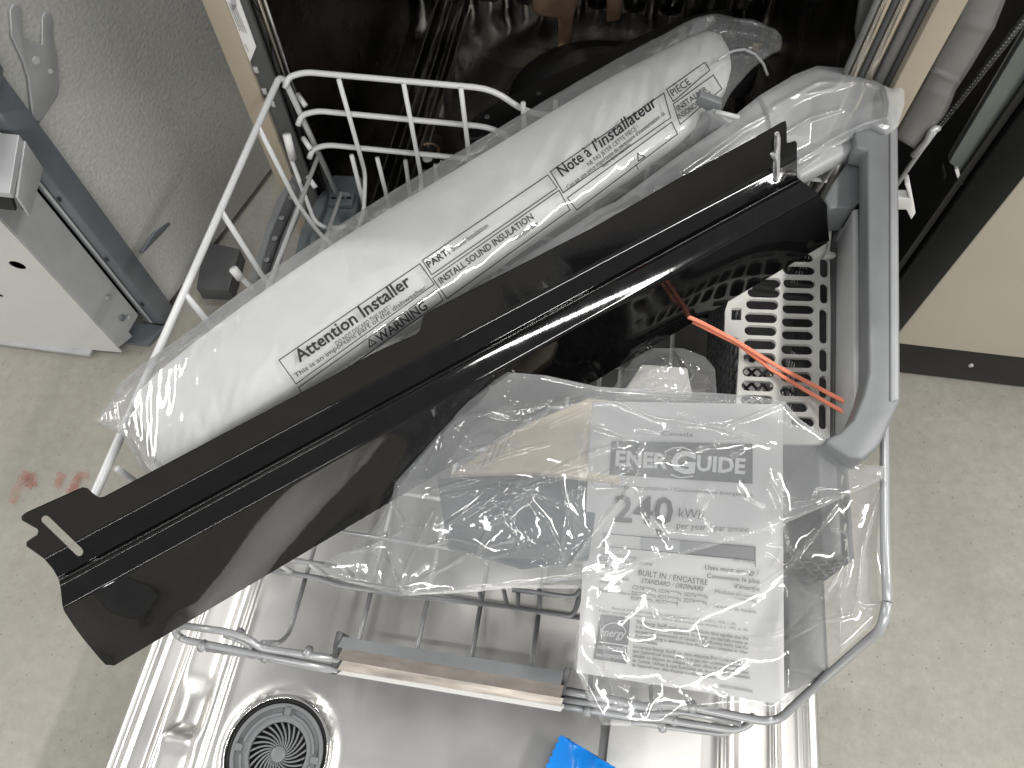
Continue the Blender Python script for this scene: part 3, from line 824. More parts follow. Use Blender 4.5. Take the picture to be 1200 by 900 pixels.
# lower left rails along the depth
wire([(XL + 0.010, YR + 0.004, 0.338), (XL + 0.013, 0.10, 0.338)], 0.0024, 'wire', 0, 'lower_rail')
wire([(XL + 0.026, YR - 0.0, 0.290), (XL + 0.026, 0.10, 0.290)], 0.0022, 'wire', 0, 'lower_rail')
for y in (0.563, 0.545, 0.528):
    wire([(XL + 0.002, y + 0.004, 0.405 - (0.563 - y) * 2.2), (XL + 0.012, y - 0.006, 0.40 - (0.563 - y) * 2.2)], 0.0028, 'wire', 0, 'weld_stub')
# floor wires across and along
for y in (0.547, 0.50, 0.445, 0.39, 0.335, 0.28, 0.225, 0.18, 0.137):
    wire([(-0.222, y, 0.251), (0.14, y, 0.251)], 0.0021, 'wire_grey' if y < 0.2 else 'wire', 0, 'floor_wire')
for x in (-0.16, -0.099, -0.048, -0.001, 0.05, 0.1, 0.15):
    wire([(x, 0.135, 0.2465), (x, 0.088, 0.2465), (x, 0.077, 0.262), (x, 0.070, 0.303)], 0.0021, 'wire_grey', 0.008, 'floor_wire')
    if x < 0.13: wire([(x, 0.54, 0.2465), (x, 0.139, 0.2465)], 0.0021, 'wire', 0, 'floor_wire')
# tines
tl = [((412, 182), (433, 267)), ((442, 185), (460, 258)), ((475, 188), (483, 247)), ((510, 193), (513, 227)), ((548, 197), (549, 222))]
for (a, b_) in tl:
    q = P(*b_, 0.25); t = Py(*a, q[1])
    tube('tine', [q, t], 0.0024, M['wire'], RK, 8)
for i in range(5):
    for j in range(4):
        q = np.array([-0.14 + 0.055 * i, 0.20 + 0.075 * j, 0.25])
        tube('tine', [q, q + (-0.004, 0, 0.085)], 0.0022, M['wire'], RK, 8)
for u in (338, 373, 405):
    q = P(u, 664, 0.28)
    tube('tine', [q + (0, 0, -0.03), q + (0, -0.004, 0.02)], 0.0021, M['wire'], RK, 8)
# capped fold-down tine and its hinge strip at the left
q0, q1 = P(341, 186, 0.345), P(368, 258, 0.29)
tube('capped_tine', [P(337, 160, 0.372), q0, q1, P(378, 266, 0.285), P(447, 269, 0.27)], 0.0024, M['wire'], RK, 8, 0.006)
ct = tube('tine_cap', [P(336, 158, 0.376), P(343, 186, 0.346)], 0.0042, M['white'], RK, 10)
hs = [P(u, v, 0.318) for u, v in ((345, 203), (355, 212), (346, 240), (327, 282), (311, 334), (297, 372), (283, 366), (292, 330), (311, 268), (325, 232))]
prism('hinge_strip', hs, (0.004, 0, -0.012), M['grey'], RK, 0.001)
hs2 = [P(u, v, 0.3205) for u, v in ((341, 218), (345, 240), (327, 280), (311, 332), (300, 362), (291, 357), (305, 318), (317, 275))]
prism('strip_inlay', hs2, (0.0, 0, -0.002), M['grey_dark'], RK, 0.0005)
for k, (u, v) in enumerate(((341, 232), (330, 256), (322, 280), (313, 305), (306, 330), (299, 350))):
    q = P(u, v, 0.3215)
    prism('strip_stud', [q + (0.003 * math.cos(a), 0.003 * math.sin(a), 0) for a in np.linspace(0, 6.283, 8, endpoint=False)], (0, 0, 0.001), M['grey'], RK)
tube('second_tine', [P(275, 318, 0.345), P(310, 352, 0.30)], 0.0026, M['wire'], RK, 8)
tube('tine_cap', [P(273, 315, 0.350), P(282, 326, 0.338)], 0.0042, M['white'], RK, 10)
# wheel carriage, grey plastic, rear left
WC = prism('wheel_carriage', [P(u, v, 0.262) for u, v in ((390, 204), (424, 206), (418, 240), (402, 300), (396, 340), (334, 340), (352, 268), (370, 232))], (0, 0, -0.022), M['grey_blue'], RK, 0.003)
prism('carriage_clip', [P(u, v, 0.270) for u, v in ((388, 222), (416, 224), (412, 240), (384, 238))], (0, 0, -0.007), M['grey_blue'], WC, 0.001)
for k in range(3):
    q = P(391 + 9 * k, 231.5, 0.2715); box('clip_slot', q + (-0.0025, -0.0012, -0.001), q + (0.0025, 0.0012, 0.0), M['black'], WC)
q = P(400, 226.5, 0.2715); box('clip_edge', q + (-0.009, -0.0015, -0.001), q + (0.009, 0.0008, 0.001), M['grey_light'], WC)
prism('carriage_clip', [P(u, v, 0.272) for u, v in ((366, 268), (398, 270), (394, 288), (362, 284))], (0, 0, -0.009), M['grey_blue'], WC, 0.002)
prism('carriage_strap', [P(u, v, 0.281) for u, v in ((401, 262), (410, 263), (402, 296), (392, 296))], (0, 0, -0.006), M['grey_blue'], WC, 0.001)
for x, y in ((-0.245, 0.50), (-0.245, 0.16), (0.245, 0.50), (0.245, 0.16)):
    tube('wheel', [(x - 0.006, y, 0.222), (x + 0.006, y, 0.222)], 0.02, M['grey_blue'], RK, 24)
# front rails (three stacked wires), bending down at the corners
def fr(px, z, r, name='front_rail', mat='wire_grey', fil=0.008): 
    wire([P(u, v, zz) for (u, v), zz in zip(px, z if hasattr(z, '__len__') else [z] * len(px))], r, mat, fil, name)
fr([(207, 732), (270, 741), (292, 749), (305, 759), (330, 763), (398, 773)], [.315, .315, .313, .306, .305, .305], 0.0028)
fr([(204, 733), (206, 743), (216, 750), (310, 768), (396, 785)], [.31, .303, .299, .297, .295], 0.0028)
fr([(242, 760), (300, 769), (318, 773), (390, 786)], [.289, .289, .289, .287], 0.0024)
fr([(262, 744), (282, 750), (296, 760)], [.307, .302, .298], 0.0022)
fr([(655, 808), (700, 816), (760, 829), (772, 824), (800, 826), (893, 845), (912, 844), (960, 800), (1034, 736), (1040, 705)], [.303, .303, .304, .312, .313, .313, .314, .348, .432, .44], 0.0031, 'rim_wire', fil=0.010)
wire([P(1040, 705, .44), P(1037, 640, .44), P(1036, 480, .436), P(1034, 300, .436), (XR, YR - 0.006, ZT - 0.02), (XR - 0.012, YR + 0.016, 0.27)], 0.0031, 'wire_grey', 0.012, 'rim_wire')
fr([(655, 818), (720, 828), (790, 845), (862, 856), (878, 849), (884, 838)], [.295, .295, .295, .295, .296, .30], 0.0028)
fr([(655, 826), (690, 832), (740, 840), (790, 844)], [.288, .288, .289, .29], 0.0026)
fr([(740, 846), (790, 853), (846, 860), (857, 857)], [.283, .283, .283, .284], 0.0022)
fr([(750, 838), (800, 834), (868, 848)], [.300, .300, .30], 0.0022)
for u, v, z in ((280, 743, .311), (298, 765, .294), (312, 770, .291), (361, 764, .305), (692, 813, .303), (688, 832, .29), (757, 836, .296), (811, 828, .313), (790, 843, .293), (776, 851, .284), (238, 757, .30)):
    q = P(u, v, z); tube('weld_stub', [q + (0, 0.003, -0.002), q + (0, -0.003, 0.003)], 0.0032, M['wire_grey'], RK, 8)
# raised rail under the bag
fr([(319, 669), (362, 675), (400, 687), (470, 697), (594, 711), (668, 722), (674, 716), (684, 681)], 0.268, 0.0022)
fr([(600, 691), (673, 700), (681, 690)], 0.272, 0.0020)
for (a, b_) in (((607, 694), (607, 711)), ((632, 690), (632, 714)), ((590, 690), (594, 708)), ((562, 694), (564, 705))):
    fr([a, b_], 0.27, 0.0018, 'short_wire', fil=0)
# handle
HD = empty('handle', (0, 0.07, 0.30), None, None); HD.parent = RK; HD.location = tuple(Vector((0, 0.07, 0.30)) - RK.location); HD['label'] = 'rack handle with grey top and chrome face, warm and dark reflections painted in'
def hstrip(name, v0, v1, z0, z1, mat):
    L0, L1 = P(402, v0[0], z0), P(395, v1[0], z1); R0, R1 = P(661, v0[1], z0), P(657, v1[1], z1)
    o = mesh(name, [L0, R0, R1, L1], [(0, 3, 2, 1)], M[mat], HD); solid(o, 0.002); return o
hstrip('handle_top', (746, 787), (758, 803), 0.322, 0.3215, 'grey')
hstrip('bronze_reflection_band', (758.3, 803.3), (773, 818), 0.3213, 0.313, 'bronze_reflection')
hstrip('chrome_band', (773.3, 818.3), (785, 828), 0.3128, 0.300, 'chrome_dark_reflection')
hstrip('lower_edge', (785.3, 828.3), (790, 834), 0.2997, 0.292, 'white')
for (a, s_) in (((402, 746), -1), ((661, 787), 1)):
    c = P(*a, 0.322); d = P(395, 790, 0.292) - P(402, 746, 0.322)
    ax = (P(661, 787, 0.322) - P(402, 746, 0.322)); ax /= np.linalg.norm(ax)
    up = np.array([0, 0, 1.0])
    prof_ = [c + (0, 0.004, -0.02), c + (0, 0.003, 0.003), c + d * 0.3 + (0, 0, 0.005), c + d * 0.62 + (0, 0, 0.003), c + d + (0, -0.001, -0.002), c + d + (0, 0.012, -0.006)]
    prism('end_cap', prof_, ax * 0.0055 * s_, M['grey_dark'], HD, 0.001)

# =================================================================== CUTLERY BASKET
CB = empty('cutlery_basket', (0.225, 0.33, 0.25), 'dark grey cutlery basket with slotted warm white lid and tall grey handle frame', 'basket')
# lattice walls (rods crossing) and floor
def lattice(name, p, du, dv, nu, nv, r, mat):
    parts = []
    p, du, dv = map(lambda a: np.array(a, float), (p, du, dv))
    for i in range(nu + 1):
        a = p + du * i / nu
        for s in (1, -1):
            # diagonals split over the height
            for k in range(nv):
                a0 = p + du * i / nu + dv * k / nv
                b0 = p + du * min(max(i + s, 0), nu) / nu + dv * (k + 1) / nv
                parts.append(tube_geo([a0, b0], r, 5))
    parts.append(tube_geo([p, p + du], r * 1.5, 6)); parts.append(tube_geo([p + dv, p + du + dv], r * 1.5, 6))
    V, Fc = join_geo(parts)
    o = mesh(name, V, Fc, M[mat], CB, smooth=True); o['kind'] = 'stuff'; return o
x0, x1, y0, y1, zb, zt = 0.186, 0.262, 0.175, 0.50, 0.256, 0.392
lattice('lattice_wall', (x0, y0, zb), (0, y1 - y0, 0), (0, 0, zt - zb), 26, 9, 0.0012, 'grey_dark')
lattice('lattice_wall', (x1, y0, zb), (0, y1 - y0, 0), (0, 0, zt - zb), 26, 9, 0.0012, 'grey_dark')
lattice('lattice_wall', (x0, y0, zb), (x1 - x0, 0, 0), (0, 0, zt - zb), 7, 9, 0.0012, 'grey_dark')
lattice('lattice_wall', (x0, y1, zb), (x1 - x0, 0, 0), (0, 0, zt - zb), 7, 9, 0.0012, 'grey_dark')
lattice('basket_floor', (x0, y0, zb), (x1 - x0, 0, 0), (0, y1 - y0, 0), 7, 26, 0.0014, 'grey_dark')
box('basket_wall', (0.243, 0.176, 0.262), (0.2605, 0.262, 0.388), M['grey_dark'], CB, 0.002)
box('basket_nose', (0.225, 0.10, 0.262), (0.256, 0.170, 0.358), M['grey_dark'], CB, 0.004)
box('basket_divider', (x0, 0.265, zb), (x1, 0.268, zt - 0.01), M['grey_dark'], CB)
box('basket_divider', (x0, 0.415, zb), (x1, 0.418, zt - 0.01), M['grey_dark'], CB)
# slotted lid
ZL = 0.402
def lid():
    out = [(975, 520), (972.5, 285), (975, 262), (880, 262), (872, 300), (850, 363), (849, 390), (857, 394), (864, 396), (867, 401), (860, 520)]
    holes = []
    c2 = [(934, 286), (935, 301), (936.5, 316), (936.7, 331.7), (936, 346.7), (935.7, 361.7), (935, 377.3), (935, 392.3), (934.3, 409.3), (934, 425), (933.3, 441.7), (932.7, 458.3), (933, 476.7), (941, 494)]
    for k, (u, v) in enumerate(c2): holes.append(slot(u, v, 18.8 if k < 12 else 14, 6.0, 0.03))
    c1 = [(896, 300), (896, 316), (896, 331), (895, 342.7), (893.3, 356.7), (892, 372.3), (891.3, 387.3), (890.7, 403.3), (890, 419.3), (889, 435.7), (888, 452.3), (887, 469), (887, 486)]
    for u, v in c1[2:]: holes.append(slot(u, v, 19.0, 6.0, 0.04))
    for u, v, h in ((965.7, 313.3, 12), (965.7, 343.3, 12.5), (965, 381.7, 21), (965, 421.7, 14), (964.7, 453.3, 13), (964.3, 488, 15)):
        holes.append(slot(u, v, h, 4.8, math.pi / 2))
    holes.append([(857.5, 361), (869, 361), (868.5, 375), (857, 375)])
    V, T = cdt(out, holes, [])
    o = mesh('lid', [P(u, v, ZL) for u, v in V], T, M['lid'], CB)
    upward(o); solid(o, 0.003)
    bv = o.modifiers.new('bevel', 'BEVEL'); bv.width = 0.0006; bv.segments = 1; bv.limit_method = 'ANGLE'
    return o
LID = lid()
prism('lid_hinge', [P(u, v, 0.41) for u, v in ((968, 261), (976, 262), (973, 294), (980, 296), (980, 300), (966, 300), (968, 294), (970, 290))], (0, 0, -0.005), M['lid'], CB, 0.0008)
# rim beside the lid (dark tray edge with weave) and long side wall
prism('side_wall', [P(u, v, 0.408) for u, v in ((977, 255), (984, 252), (984, 512), (976, 512))], (0, 0, -0.10), M['grey_dark'], CB, 0.001)
prism('side_wall', [P(u, v, 0.415) for u, v in ((985, 250), (1000, 246), (1002, 505), (985, 505))], (0, 0, -0.11), M['grey'], CB, 0.001)
for k in range(16):
    v = 262 + k * 15
    q = [P(987, v, 0.416), P(999, v - 9, 0.416), P(1000, v - 3, 0.416), P(988, v + 6, 0.416)]
    prism('wall_ridge', q, (0, 0, -0.002), M['grey_dark'], CB)
prism('inner_bar', [P(u, v, 0.444) for u, v in ((999.5, 245), (1007, 244), (1009.5, 482), (1001, 492))], (0, 0, -0.05), M['grey_light'], CB, 0.0015)
prism('slot_dark_backing', [P(u, v, 0.425) for u, v in ((1008, 225), (1022, 222), (1024, 440), (1010, 470))], (0, 0, -0.10), M['grey_dark'], CB)  # dark wall added so the gap beside the frame looks shaded
# tall handle frame
fr_out = [(1000, 128), (1042, 112), (1053, 128), (1056, 470), (1050, 482), (1031, 522), (1012, 538), (996, 536), (968, 519), (970, 513), (985, 506), (1000, 491), (1012, 462), (1018, 436), (1017, 175), (1003, 172)]
prism('handle_frame', [P(u, v, 0.462) for u, v in fr_out], (0, 0, -0.02), M['grey'], CB, 0.002)
prism('handle_face', [P(u, v, 0.4635) for u, v in ((1043, 130), (1051.5, 133), (1054, 468), (1044, 470))], (0, 0, -0.003), M['grey_mid'], CB, 0.001)
prism('gusset', [P(u, v, 0.440) for u, v in ((1004, 166), (1016, 170), (1017, 222), (1000, 243), (972, 243), (966, 232), (976, 214), (990, 194))], (0, 0, -0.03), M['grey'], CB, 0.002)
prism('top_bar', [P(u, v, 0.452) for u, v in ((1016, 150), (1016, 166), (938, 208), (928, 196))], (0, 0, -0.015), M['grey_light'], CB, 0.003)
box('rear_divider', (0.16, 0.44, 0.30), (0.165, 0.55, 0.40), M['grey_dark'], CB)
# pale bin behind the panel
PB = empty('utensil_bin', (0.13, 0.51, 0.30), 'pale grey plastic utensil bin behind the black panel, partly under milky film', 'bin')
prism('bin_wall', [Py(u, v, 0.51) for u, v in ((797, 232), (800, 176), (815, 150), (832, 124), (852, 142), (880, 150), (905, 160), (905, 230))], (0, 0.006, 0), M['grey_light'], PB, 0.001)
prism('bin_edge', [Py(u, v, 0.505) for u, v in ((792, 232), (794, 178), (801, 172), (798, 232))], (0, 0.01, 0), M['grey'], PB, 0.001)
prism('bin_hook', [Py(u, v, 0.500) for u, v in ((816, 117), (820, 112), (846, 122), (845, 130), (836, 128), (830, 131), (816, 124))], (0, 0.008, 0), M['grey'], PB, 0.001)
tube('bin_bar', [Py(838, 131, 0.505), Py(866, 138, 0.505)], 0.0022, M['wire'], PB, 8)
for u, a, b_ in ((951, 196, 225), (985, 182, 205), (968, 188, 215)):
    tube('bin_rod', [P(u, a, 0.40), P(u - 8, b_, 0.36)], 0.0025, M['wire'], PB, 8)

# =================================================================== INSULATION ROLL
up_e = [(156, 470), (168, 458), (190, 438), (230, 408), (300, 356), (400, 288), (500, 228), (600, 168), (700, 107), (760, 75), (800, 55), (826, 42), (842, 44), (852, 58)]
lo_e = [(196, 553), (206, 549), (226, 538), (270, 510), (350, 460), (455, 392), (560, 326), (650, 262), (740, 203), (795, 165), (822, 140), (838, 122), (850, 108), (856, 84)]
zc = np.interp(range(14), [0, 6, 13], [0.463, 0.463, 0.462]); th = [0.006, 0.010, 0.013, 0.016, 0.018, 0.019, 0.020, 0.020, 0.020, 0.019, 0.018, 0.014, 0.010, 0.005]
def loft(upx, lox, zc, th, nsub, nring, grow=0.0, wob=0.0, seed=0):
    n = len(upx); S_ = np.linspace(0, n - 1, (n - 1) * nsub + 1)
    def ip(a): return np.interp(S_, range(n), a)
    def sm(a):
        a = ip(a)
        for _ in range(nsub): a[1:-1] = 0.25 * a[:-2] + 0.5 * a[1:-1] + 0.25 * a[2:]
        return a
    Z0 = sm(zc); T_ = sm(th)
    Uu, Uv, Lu, Lv = sm([p[0] for p in upx]), sm([p[1] for p in upx]), sm([p[0] for p in lox]), sm([p[1] for p in lox])
    A_ = Pgrid(Uu, Uv, Z0); B_ = Pgrid(Lu, Lv, Z0)
    C_ = (A_ + B_) / 2; Wv = (A_ - B_) / 2
    wl = np.linalg.norm(Wv, axis=1)
    th_ = np.linspace(0, 2 * math.pi, nring, endpoint=False)
    c, s = np.cos(th_), np.sin(th_)
    ce = np.sign(c) * np.abs(c) ** 0.85; se = np.sign(s) * np.abs(s) ** 0.6
    V = C_[:, None, :] + Wv[:, None, :] * (ce[None, :, None] * (1 + grow / wl[:, None, None])) + np.array([0, 0, 1.0]) * (se[None, :, None] * (T_[:, None, None] + grow))
    if wob:
        SS, TT = np.meshgrid(S_ * 40, th_ * 35, indexing='ij')
        nz = crumple(SS, TT, seed, 26, 12) * wob + crumple(SS * 1.3, TT * 0.9, seed + 5, 9, 9) * wob * 0.4
        nrm = np.zeros_like(V); nrm[..., 2] = se[None]; nrm += Wv[:, None, :] / wl[:, None, None] * ce[None, :, None]
        V = V + nrm * nz[..., None]
    Fc = []
    m = len(S_)
    for i in range(m - 1):
        for j in range(nring):
            j2 = (j + 1) % nring
            Fc.append((i * nring + j, (i + 1) * nring + j, (i + 1) * nring + j2, i * nring + j2))
    Fc.append(tuple(range(nring))); Fc.append(tuple((m - 1) * nring + j for j in range(nring - 1, -1, -1)))
    return V.reshape(-1, 3), Fc
pv, pf = loft(up_e, lo_e, zc, th, 10, 48, 0.0, 0.0012, 3)
ro = pv.mean(0); ro[2] = pv[:, 2].min()
PAD = mesh('insulation_roll', pv, pf, M['pad'], None, True, origin=ro); fix_normals(PAD)
tag(PAD, 'long white fibre sound insulation roll lying across the rack', 'insulation')
# its printed bag
pu = [(118, 497), (134, 474), (146, 452), (190, 420), (226, 398), (298, 344), (398, 276), (498, 214), (598, 155), (700, 94), (762, 60), (806, 36), (832, 27), (862, 30), (890, 35), (909, 45), (914, 49)]
pl_ = [(126, 500), (146, 508), (166, 548), (192, 561), (236, 540), (276, 514), (356, 466), (461, 398), (566, 332), (657, 268), (747, 210), (803, 172), (842, 134), (858, 100), (884, 72), (906, 56), (915, 54)]
z2 = np.interp(range(17), [0, 3, 8, 13, 16], [0.460, 0.463, 0.463, 0.463, 0.462])
t2 = [0.003, 0.006, 0.008, 0.012, 0.016, 0.0185, 0.0205, 0.022, 0.0225, 0.0225, 0.022, 0.021, 0.018, 0.014, 0.010, 0.007, 0.003]
bv, bf = loft(pu, pl_, z2, t2, 18, 140, 0.0022, 0.0052, 11)
BAG = mesh('roll_bag', bv, bf, M['film_roll'], None, True, origin=ro)
fix_normals(BAG)
tag(BAG, 'clear printed plastic bag wrapped round the white insulation roll', 'plastic bag')
# print on the bag, laid on a smooth copy of the roll just inside the film
BV = BVHTree.FromPolygons([tuple(p) for p in bv], bf)
def on_roll(u, v):
    d = Vector(ray(u, v)).normalized()
    h = BV.ray_cast(Vector(EYE), d)
    if h[0] is None: return P(u, v, 0.478)
    return np.array(h[0]) - np.array(d) * 0.0007
ROLLTEXT = [
    ('Attention Installer', (351, 425), (483, 333), 14.5, 0.021),
    ('DO NOT DISCARD THIS PART !', (395, 405), (459, 361), 5.0, 0.008),
    ("This is an important part of the dishwasher.", (347, 443), (502, 337), 5.6, 0.008),
    ('WARNING', (445, 402), (502, 361), 10.5, 0.022),
    ('PART:', (503, 314), (528, 297), 7.8, 0.022),
    ('Sound Insulation', (531, 295), (573, 266), 6.2, 0.006),
    ('INSTALL SOUND INSULATION', (517, 333), (626, 256), 7.8, 0.022),
    ('Control Box', (605, 282), (632, 263), 6.0, 0.006),
    ('Note à', (659, 207), (694, 181), 13.5, 0.018),
    ("l'installateur", (699, 178), (772, 122), 13.5, 0.014, 0.2),
    ('NE PAS JETER CETTE PIÈCE !', (690, 195), (749, 150), 5.0, 0.008),
    ("Ceci est une pièce importante du nécessaire d'insonorisation de", (666, 222), (780, 134), 5.2, 0.008),
    ('votre lave-vaisselle.', (707, 197), (741, 170), 5.2, 0.008),
    ('PIÈCE', (789, 113), (810, 98), 8.2, 0.008),
    ('INSTALLER', (795, 130), (830, 106), 6.5, 0.01),
    ('INSONORISANT', (797, 140), (836, 112), 6.5, 0.01)]
V1, F1 = lettering(ROLLTEXT, on_roll)
V2, F2 = strokes([[(327, 422), (492, 309), (509, 333), (347, 450)], [(350, 454), (512, 339), (519, 352), (357, 468)],
                  [(495, 305), (642, 205), (653, 220), (506, 322)], [(507, 326), (655, 223), (668, 246), (524, 350)],
                  [(645, 201), (778, 109), (786, 138), (660, 226)], [(665, 232), (787, 143), (794, 157), (676, 246)],
                  [(781, 105), (826, 73), (832, 82), (789, 119)], [(789, 122), (836, 88), (846, 104), (797, 146)]], 1.15, on_roll)
V3, F3 = strokes([[(433, 407), (441, 401.5), (432.4, 397.6)], [(748, 189), (756, 183.5), (747.4, 179.6)]], 1.4, on_roll)
V4, F4 = strokes([[(408, 428), (413, 437)], [(745, 192), (748, 199)], [(434.6, 400.5), (436.4, 403)]], 1.0, on_roll, False)
V, Fc = join_geo([(V1, F1), (V2, F2), (V3, F3), (V4, F4)])
o = mesh('printed_text', V, Fc, M['ink'], BAG)
o['label'] = 'black English and French installer notice'
# heat seal beads along the tail
sp = [(842, 70), (852, 62), (862, 55), (875, 48), (890, 46), (903, 48), (912, 50)]
tube('sealed_edge', [P(u, v, 0.49) + (0, 0, -0.0009 * i * i) for i, (u, v) in enumerate(sp)], 0.0012, M['film_milky'], BAG, 6)

# =================================================================== MILKY SLEEVE over the basket's top bar
def zsleeve(U, V):
    # rounded across its width, sagging to the left
    s = np.clip((U - 560) / 480, 0, 1)
    vt = np.interp(U, [420, 600, 700, 790, 890, 950, 1000, 1060], [414, 312, 246, 186, 114, 84, 88, 104])
    t = np.clip((V - vt) / 85, 0, 1)
    return 0.455 + 0.018 * s + 0.006 * np.sin(np.pi * np.clip(t * 0.9 + 0.1, 0, 1)) - 0.02 * t
sleeve_out = [(468, 398), (520, 366), (600, 310), (640, 285), (700, 246), (722, 236), (790, 186), (840, 152), (890, 112), (930, 88), (958, 77), (990, 80), (1022, 93), (1044, 104), (1060, 95), (1060, 122), (1052, 148), (1038, 162), (1020, 150), (980, 172), (935, 206), (900, 214), (760, 260), (640, 322), (480, 410)]
sl_cre = [([(935, 188), (975, 163), (1010, 146), (1036, 138)], 0.0032, 3.0), ([(935, 203), (970, 180), (1006, 158)], 0.0032, 3.0), ([(800, 200), (870, 150), (940, 112), (1000, 96)], 0.002, 3.0),
          ([(892, 114), (900, 128), (905, 150)], 0.003, 2.5), ([(640, 300), (720, 252), (760, 240), (800, 232)], 0.003, 2.4), [(770, 222), (805, 220)], ([(1036, 100), (1042, 120), (1040, 140)], 0.006, 3.0), [(905, 125), (960, 96), (985, 96)], [(900, 168), (950, 138), (985, 128)]]
SL = film('plastic_sleeve', sleeve_out, zsleeve, sl_cre, M['film_milky'], None, 1.8, 0.0012, 21, 110, origin=(0.16, 0.45, 0.43), fine=0.0005)
tag(SL, 'milky plastic sleeve draped over the grey basket frame beside the roll', 'plastic sleeve')

# =================================================================== BLACK PANEL
Lt = ((24, 607), (920, 142)); La = ((52, 655), (930, 187)); L1 = ((74, 678), (936, 211)); L2 = ((78, 711), (959, 228)); Lb = ((134, 780), (972, 285))
def lv(L, u): return L[0][1] + (L[1][1] - L[0][1]) * (u - L[0][0]) / (L[1][0] - L[0][0])
def zpanel(u, v):
    ks = np.array([lv(Lt, u), lv(La, u), lv(L1, u) - 3.5, lv(L1, u), lv(L1, u) + 3.5, lv(L2, u), lv(Lb, u)])
    zs = np.array([0.511, 0.4800, 0.4746, 0.4776, 0.4722, 0.4650, 0.407])
    acc = 0; wsum = 0
    for k, w in ((-3.0, 1), (-2.0, 2), (-1.0, 3), (0, 3), (1.0, 3), (2.0, 2), (3.0, 1)):
        vv = v + k
        if vv < ks[0]: z = zs[0] + (ks[0] - vv) * (zs[0] - zs[1]) / (ks[1] - ks[0])
        elif vv > ks[-1]: z = zs[-1] - (vv - ks[-1]) * (zs[-2] - zs[-1]) / (ks[-1] - ks[-2])
        else: z = np.interp(vv, ks, zs)
        acc += w * z; wsum += w
    z = acc / wsum
    # curl of the end tab and slight dents along the lower flange
    dl = v - lv(L2, u)
    if dl > 0:
        e_ = max(0.0, 1 - abs(u - 150 - 0.55 * (dl - 40)) / 55); z += 0.009 * e_ * e_ * (3 - 2 * e_) * min(1, dl / 45)
        z -= 0.012 * max(0.0, (120 - u) / 50) * min(1, dl / 60)
        z += 0.004 * math.sin((u + 1.2 * dl) / 43 + 1.0) * min(1, dl / 80)
    z += 0.0012 * math.sin(u / 61) * max(0, min(1, (v - lv(L2, u)) / 40))
    return z
def panel():
    left = [(134, 780), (124, 779), (117, 772), (97, 748), (86, 733), (75, 716), (73, 709), (71, 690), (69, 679), (62, 667), (52, 655), (31, 640), (31, 636), (43, 628), (45, 624), (44, 620), (26, 610), (25, 606), (30, 602), (92, 574), (97, 572), (103, 573), (110, 580), (117, 584), (122, 583)]
    top = [(200, 542), (300, 489), (380, 447), (430, 419), (437, 415), (487, 393), (492, 389), (494, 380), (497, 371), (503, 366), (560, 337), (620, 306), (700, 265), (800, 207), (870, 170), (916, 144), (921, 142), (922, 148), (922, 165), (923, 168), (932, 165), (934, 168), (934, 208)]
    right = [(958, 226), (969, 240), (970, 262), (972, 283)]
    out = dense(left + top + right, 6)
    holes = [slot(73, 628, 32, 5.2, math.radians(44)), slot(910, 184, 30, 3.6, math.radians(93))]
    # irregular notch half way along the left slot
    fs = [(Lt, La, f) for f in (-0.3, 0.0, 0.33, 0.66)] + [(L2, Lb, f) for f in (0.15, 0.3, 0.45, 0.6, 0.75, 0.9)]
    rows = [lambda u, a=a, b=b_, f=f: lv(a, u) + f * (lv(b, u) - lv(a, u)) for a, b_, f in fs]
    for L in (La, L1, L2):
        for k in (-7, -5, -4, -3, -2, -1, 0, 1, 2, 3, 4, 5, 7): rows.append(lambda u, L=L, k=k: lv(L, u) + k)
    chains = [[(u, f(u)) for u in np.arange(10, 995, 12)] for f in rows]
    V, T = cdt(out, holes, [], chains)
    X = [P(u, v, zpanel(u, v)) for u, v in V]
    c = np.mean(X, 0)
    o = mesh('toe_kick_panel', X, T, M['enamel'], None, True, origin=(c[0], c[1], 0.43))
    upward(o); solid(o, 0.0009, -1, False)
    e = o.modifiers.new('split', 'EDGE_SPLIT'); e.split_angle = math.radians(60)
    tag(o, 'long black enamelled steel toe kick panel with bent ribs and slotted ends', 'metal panel')
    return o
PANEL = panel()
# grey glue blob in the right slot
gp = [(908, 158), (913, 155), (916, 162), (914, 180), (915, 205), (911, 214), (907, 210), (908, 192), (902, 186), (899, 178), (906, 176)]
g = film('glue_blob', gp, lambda U, V: np.vectorize(zpanel)(U, V) + 0.0012, [([(912, 160), (911, 208)], 0.002, 3.0)], M['glue'], PANEL, 1.5, 0.002, 5, 12)
g['label'] = 'grey glue filling the slot at the panel end'

# =================================================================== BAG WITH LABEL
PN = np.array([0, -0.535, 1.0]); PO = np.array([0, 0.078, 0.36])
def on_plane(du):
    def f(u, v): return Pn(u, v, PO + np.array([0, 0, du]), PN)
    return f
card_px = [(694, 470), (917, 474), (919, 826), (676, 788)]
cp = [on_plane(0)(u, v) for u, v in card_px]
def card():
    n = 24; V, Fc = [], []
    for i in range(n + 1):
        for j in range(n + 1):
            a, b_ = i / n, j / n
            p = (1 - a) * ((1 - b_) * cp[0] + b_ * cp[3]) + a * ((1 - b_) * cp[1] + b_ * cp[2])
            V.append(p)
    for i in range(n):
        for j in range(n):
            q = i * (n + 1) + j; Fc.append((q, q + 1, q + n + 2, q + n + 1))
    c = np.mean(V, 0)
    o = mesh('energy_label', V, Fc, M['paper'], None, True, origin=(c[0], c[1], 0.36)); solid(o, 0.0006)
    tag(o, 'white printed energy consumption card seen through the clear bag', 'energy label'); return o
CARD = card()
pr = on_plane(0.0012); pr2 = on_plane(0.0020)
def flat(name, pts, mat, pf_=pr):
    o = mesh(name, [pf_(*p) for p in pts], [tuple(range(len(pts)))], M[mat], CARD); upward(o); return o
